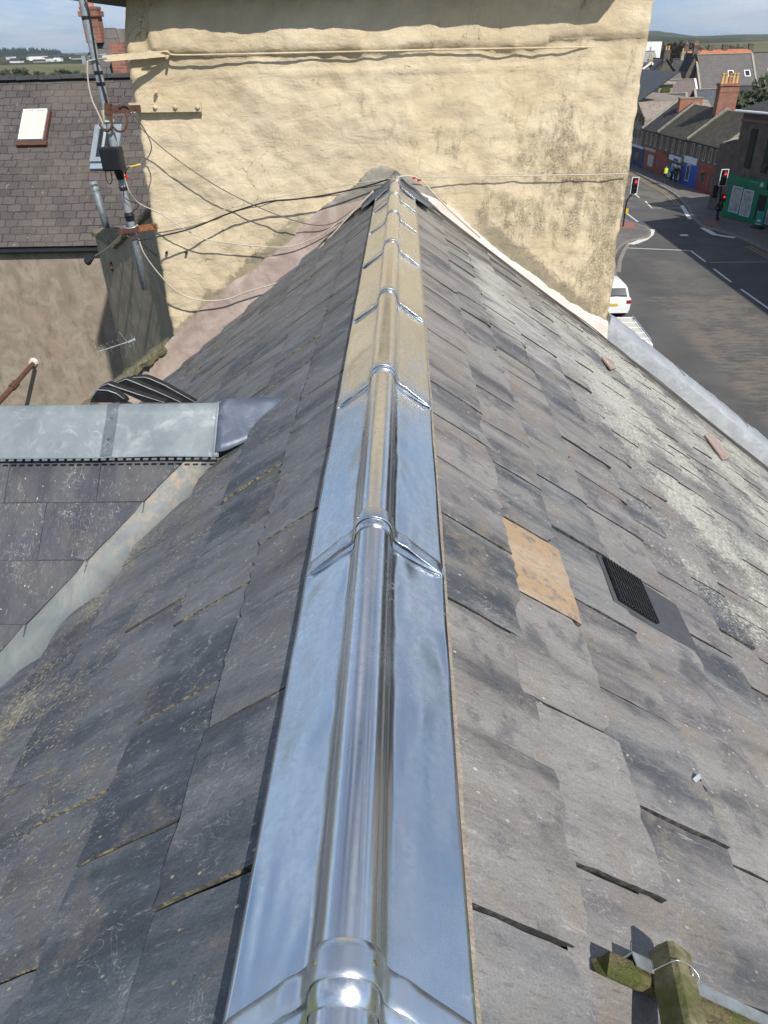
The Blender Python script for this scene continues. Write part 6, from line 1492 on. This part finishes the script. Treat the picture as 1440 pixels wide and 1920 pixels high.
mb = MB(); mb.poly([(-.70, .155, 1.22), (.70, .155, 1.22), (.64, .37, 1.54), (-.64, .37, 1.54)]); mb.poly([(-.72, .13, 1.16), (.72, .13, 1.16), (.70, .155, 1.22), (-.70, .155, 1.22)]); o = P_(suv, mb, 'rear_window', 'glass'); s_ = o.modifiers.new('t', 'SOLIDIFY'); s_.thickness = .03; s_.offset = 0
for sx in (-1, 1):
    mb = MB(); mb.box((sx*.80, .03, .93), (.22, .14, .16)); P_(suv, mb, 'tail_lamp', 'lamp_red', bevel=.02)
    mb = MB(); mb.box((sx*1.03, 2.55, 1.08), (.22, .14, .15)); P_(suv, mb, 'mirror', 'car_white', bevel=.03)
    mb = MB(); mb.prism([(sx*.935, .9, 1.06), (sx*.935, 2.7, 1.06), (sx*.80, 2.4, 1.5), (sx*.80, .9, 1.5)], (sx*-.02, 0, 0)); P_(suv, mb, 'side_window', 'glass')
mb = MB(); mb.box((0, -.02, .80), (.52, .03, .12)); P_(suv, mb, 'number_plate', 'plate_y')
wheels(suv, 1.88, (.85, 3.55))
# van
r0_, f0_ = atz(1227, 641, GZ+1.98), atz(1194, 595, GZ+1.98)
L_ = min(5.0, (f0_-r0_).length); yaw_ = atan2(-(f0_-r0_).x, (f0_-r0_).y)
vn = thing('white_van', 'white van with a dusty ribbed roof parked close below the metal coping', 'van', (r0_.x-0.95, r0_.y, GZ), rz=yaw_*0.5)
vb = lambda w, zb, zr: [(w*.94, zb), (w, zb+.2), (w, zr-.5), (w*.97, zr-.12), (w*.90, zr-.02), (w*.8, zr), (0, zr+.02)]
mb = MB(); section_body(mb, [(0, vb(.93, .35, 1.93)), (.05, vb(.95, .3, 1.97)), (2.9, vb(.95, .3, 1.97)), (3.4, vb(.95, .3, 1.90)), (4.1, vb(.95, .3, 1.25)), (4.9, vb(.90, .3, 1.0)), (5.0, vb(.85, .35, .8))]); P_(vn, mb, 'body', 'car_white', False)
mb = MB(); mb.box((-.04, 1.65, 2.0), (1.5, 2.9, .02)); P_(vn, mb, 'roof_panel', simple('dusty_panel', (0.60, 0.58, 0.50), 0.7))
mb = MB()
for k in range(5): mb.box((0, .3+k*.68, 2.035), (1.66, .045, .03))
P_(vn, mb, 'roof_bar', 'car_white')
for sx in (-1, 1):
    mb = MB(); mb.tube([(sx*.82, .05, 2.06), (sx*.82, 3.2, 2.06)], .025, 8); P_(vn, mb, 'roof_rail', 'alu')
    mb = MB(); mb.box((sx*.88, -.02, 1.15), (.12, .06, .42)); P_(vn, mb, 'tail_lamp', 'lamp_red')
    mb = MB(); mb.box((sx*.44, -.012, 1.55), (.66, .02, .42)); P_(vn, mb, 'rear_window', 'glass')
mb = MB(); mb.box((0, -.015, 1.2), (.02, .02, 1.4)); mb.box((0, -.05, .42), (1.7, .1, .2)); P_(vn, mb, 'bumper', 'tyre')
wheels(vn, 1.9, (.9, 4.1), .34)

# ------------------------------------------------------------------ traffic lights
M['red_glow'] = bpy.data.materials.new('red_glow'); M['red_glow'].use_nodes = True
b_ = M['red_glow'].node_tree.nodes['Principled BSDF']; b_.inputs['Base Color'].default_value = (0.8, .02, .02, 1); b_.inputs['Emission Color'].default_value = (1, .03, .03, 1); b_.inputs['Emission Strength'].default_value = 1.6
def signal(name, label, foot, headpx, hw, off=0.0):
    f = atz(*foot, GZ+.12); hp = atv(headpx[0], headpx[1], f, f+Vector((1, 0, 0)))
    t = thing(name, label, 'traffic light', tuple(f), group='red traffic lights')
    mb = MB(); top = Vector((f.x, f.y, hp.z-.35)) if off else Vector((f.x, f.y, hp.z-.5))
    pts = [f, Vector((f.x, f.y, hp.z-1.15)), Vector((f.x+(hp.x-f.x)*.15, f.y, hp.z-.95)), Vector((hp.x, f.y+.12, hp.z-.5)), Vector((hp.x, f.y+.12, hp.z+.5))]
    if not off: pts = [f, Vector((hp.x, f.y+.1, hp.z-.6)), Vector((hp.x, f.y+.1, hp.z+.6))]
    mb.tube(pts, .057, 9); mb.build('pole', M['dark'], t)
    mb = MB(); mb.box(hp+Vector((0, .02, 0)), (hw, .03, 1.18)); mb.build('backboard', M['dark'], t)
    mb = MB()
    for s_ in (-1, 1): mb.box(hp+Vector((s_*(hw/2-.02), -.0, 0)), (.05, .04, 1.18)); mb.box(hp+Vector((0, 0, s_*.57)), (hw-.09, .04, .05))
    mb.build('white_border', M['white_paint'], t)
    mb = MB(); mb.box(hp+Vector((0, -.1, 0)), (.28, .2, .96)); h = mb.build('signal_head', M['dark'], t, bevel=.02)
    for k, m in enumerate(('red_glow', 'dark', 'dark')):
        mb = MB(); c = hp+Vector((0, -.21, .30-.30*k)); mb.tube([c, c-Vector((0, .02, 0))], [.105, .09], 14); q = mb.build('lamp', M[m], None); q.parent = h
        mb = MB(); rows = [[c+Vector((cos(a)*.115, y, sin(a)*.115)) for a in [pi*j/8 for j in range(9)]] for y in (0.02, -.14)]; mb.grid(rows); q = mb.build('hood', M['dark'], None); q.parent = h
    return t, f, hp
t, f, hp = signal('traffic_light', 'red traffic light on a cranked black pole at the tip of the near pavement', (1168, 425), (1190, 348), .52, 1)
mb = MB(); mb.box((f.x+.1, f.y-.1, f.z+1.15), (.18, .14, .36)); mb.build('push_button_box', M['plate_y'], t)
t, f, hp = signal('traffic_light', 'red traffic light on a straight pole in front of the green shop corner', (1345, 416), (1357, 333), .56)
mb = MB(); c = Vector((f.x+.05, f.y-.12, f.z+1.75)); mb.box(c, (.28, .22, .50)); o = mb.build('pedestrian_signal', M['dark'], t); mb = MB(); d_ = c+Vector((0, -.115, .1)); mb.tube([d_, d_-Vector((0, .02, 0))], .075, 10); q = mb.build('lamp', M['red_glow'], None); q.parent = o
mb = MB(); mb.box((hp.x-.35, f.y+.25, hp.z-1.0), (.35, .25, .9)); mb.tube([(hp.x-.35, f.y+.2, hp.z-.8), (hp.x, f.y+.1, hp.z-.8)], .03, 6); mb.build('rear_facing_head', M['dark'], t)

# pavement sign
f = atz(1420, 428, GZ+.12); t = thing('pavement_sign', 'green pavement sign on a black base outside the green shop', 'pavement sign', tuple(f), rz=-1.1)
mb = MB(); mb.box((0, 0, .06), (.85, .5, .12)); mb.tube([(0, 0, 0), (0, 0, .2)], [.4, .3], 12); P_(t, mb, 'base', 'dark')
mb = MB(); mb.box((0, 0, .72), (.7, .05, 1.0)); P_(t, mb, 'panel', mk('p_teal', (0.03, 0.22, 0.18)))
mb = MB(); mb.box((.0, -.03, .55), (.25, .01, .16)); mb.box((-.05, -.03, .30), (.4, .01, .05)); mb.box((0, .03, .55), (.25, .01, .16)); P_(t, mb, 'panel_mark', 'p_white')

# ------------------------------------------------------------------ people
M['skin'] = simple('skin', (0.45, 0.27, 0.19), 0.6, 0, 0.05); M['hair_grey'] = simple('hair_grey', (0.30, 0.28, 0.26), 0.9); M['hair_dark'] = simple('hair_dark', (0.03, 0.022, 0.018), 0.9)
def person(foot, h, rz, top, legs, label, hair='hair_dark', stride=.22, vest=None, bag=False):
    f = atz(*foot, GZ+.12); t = thing('person', label, 'person', tuple(f), rz=rz); k = h/1.75
    def skinmesh(name, verts, edges, rad, mat, lv=1):
        me = bpy.data.meshes.new(name); me.from_pydata([tuple(Vector(v)*k) for v in verts], edges, []); o = bpy.data.objects.new(name, me); COL.objects.link(o)
        m = o.modifiers.new('skin', 'SKIN'); m.use_smooth_shade = True
        for i, r in enumerate(rad): me.skin_vertices[0].data[i].radius = ((r[0]*k, r[1]*k) if isinstance(r, tuple) else (r*k, r*k))
        me.skin_vertices[0].data[0].use_root = True
        sb = o.modifiers.new('sub', 'SUBSURF'); sb.levels = lv; sb.render_levels = lv; me.materials.append(M[mat]); o.parent = t; return o
    s = stride
    V = [(0, 0, .95), (0, 0, 1.15), (0, 0.0, 1.40), (0, 0, 1.50), (0, .02, 1.60), (0, .03, 1.70),
         (.19, 0, 1.40), (.25, -s*.4, 1.14), (.24, -s*.2+.08, .90), (-.19, 0, 1.40), (-.25, s*.4, 1.14), (-.24, s*.5+.08, .90),
         (.10, 0, .90), (.11, s*.6, .50), (.11, s*.5, .09), (.11, s*.5+.16, .04), (-.10, 0, .90), (-.11, -s*.2, .50), (-.11, -s*1.0, .12), (-.11, -s*1.0+.15, .05),
         (.24, -s*.2+.11, .82), (-.24, s*.5+.11, .82)]
    E = [(0, 1), (1, 2), (2, 3), (3, 4), (4, 5), (2, 6), (6, 7), (7, 8), (2, 9), (9, 10), (10, 11), (0, 12), (12, 13), (13, 14), (14, 15), (0, 16), (16, 17), (17, 18), (18, 19), (8, 20), (11, 21)]
    R = [(.13, .10), (.12, .09), (.14, .09), .05, (.075, .09), (.065, .08), .05, .04, .03, .05, .04, .03, .08, .055, .04, .035, .08, .055, .04, .035, .035, .035]
    skinmesh('body', V, E, R, 'skin')
    ti = [0, 1, 2, 6, 7, 8, 9, 10, 11]; mp = {a: i for i, a in enumerate(ti)}
    skinmesh('jacket', [V[i] for i in ti], [(mp[a], mp[b]) for a, b in E if a in mp and b in mp], [(.17, .13), (.16, .125), (.175, .12), .068, .058, .048, .068, .058, .048], top)
    li = [0, 12, 13, 14, 16, 17, 18]; mp = {a: i for i, a in enumerate(li)}
    skinmesh('trousers', [V[i] for i in li], [(mp[a], mp[b]) for a, b in E if a in mp and b in mp], [(.155, .125), .105, .075, .06, .105, .075, .06], legs)
    mb = MB(); rows = []
    for i in range(7):
        a = pi*.62*i/6; rows.append([Vector((sin(a)*cos(b)*.092, sin(a)*sin(b)*.105, cos(a)*.10+1.69))*k + Vector((0, .0, 0)) for b in [2*pi*j/10 for j in range(11)]])
    mb.grid(rows); P_(t, mb, 'hair', hair, True)
    if vest:
        mb = MB(); rows = [[Vector((cos(b)*rx, sin(b)*ry, z))*k for b in [2*pi*j/14 for j in range(15)]] for rx, ry, z in ((.205, .155, 1.02), (.20, .15, 1.2), (.215, .15, 1.36), (.16, .13, 1.46))]; mb.grid(rows); P_(t, mb, 'vest', vest, True)
    if bag:
        b = thing('shopping_bag', 'white carrier bag in the hand of the person in pale blue', 'bag', tuple(f+Vector((-.28, -.05, .5)))); mb = MB(); mb.prism([(-.12, -.05, 0), (.12, -.05, 0), (.14, -.05, .32), (.03, -.05, .42), (-.03, -.05, .42), (-.14, -.05, .32)], (0, .12, 0)); P_(b, mb, 'sack', 'white_paint')
M['hi_vis'] = simple('hi_vis', (0.55, 0.72, 0.08), 0.6); M['pale_blue'] = simple('pale_blue_cloth', (0.16, 0.38, 0.60), 0.8); M['jeans'] = simple('jeans', (0.03, 0.05, 0.10), 0.9); M['dark_cloth'] = simple('dark_cloth', (0.02, 0.022, 0.03), 0.9)
person(c4(357, 918), 1.75, 0.2, 'dark_cloth', 'dark_cloth', 'person in dark clothes and a yellow high visibility vest walking past the shops', vest='hi_vis')
person(c4(428, 893), 1.72, 0.1, 'pale_blue', 'dark_cloth', 'person in a pale blue top walking in front of the blue shop', hair='hair_grey', bag=True)
person(c4(468, 913), 1.78, 0.0, 'dark_cloth', 'jeans', 'person in a dark jacket and jeans walking beside the pale blue one')
person(c4(905, 1303), 1.66, 0.5, 'dark_cloth', 'dark_cloth', 'grey haired person in black walking past the green shop', hair='hair_grey', stride=.3)

# ------------------------------------------------------------------ the air
t = bpy.data.materials.new('haze'); t.use_nodes = True; t.node_tree.nodes.clear()
vo_ = t.node_tree.nodes.new('ShaderNodeVolumePrincipled'); ou = t.node_tree.nodes.new('ShaderNodeOutputMaterial'); t.node_tree.links.new(vo_.outputs[0], ou.inputs['Volume'])
vo_.inputs['Color'].default_value = (0.80, 0.90, 1.0, 1); vo_.inputs['Density'].default_value = HAZE; vo_.inputs['Anisotropy'].default_value = 0.2
mb = MB(); mb.box((0, 1000, 60), (19000, 18000, 200)); o = mb.build('haze', t, None); tag(o, kind='stuff'); o['label'] = 'pale blue air between the town and the far hills'
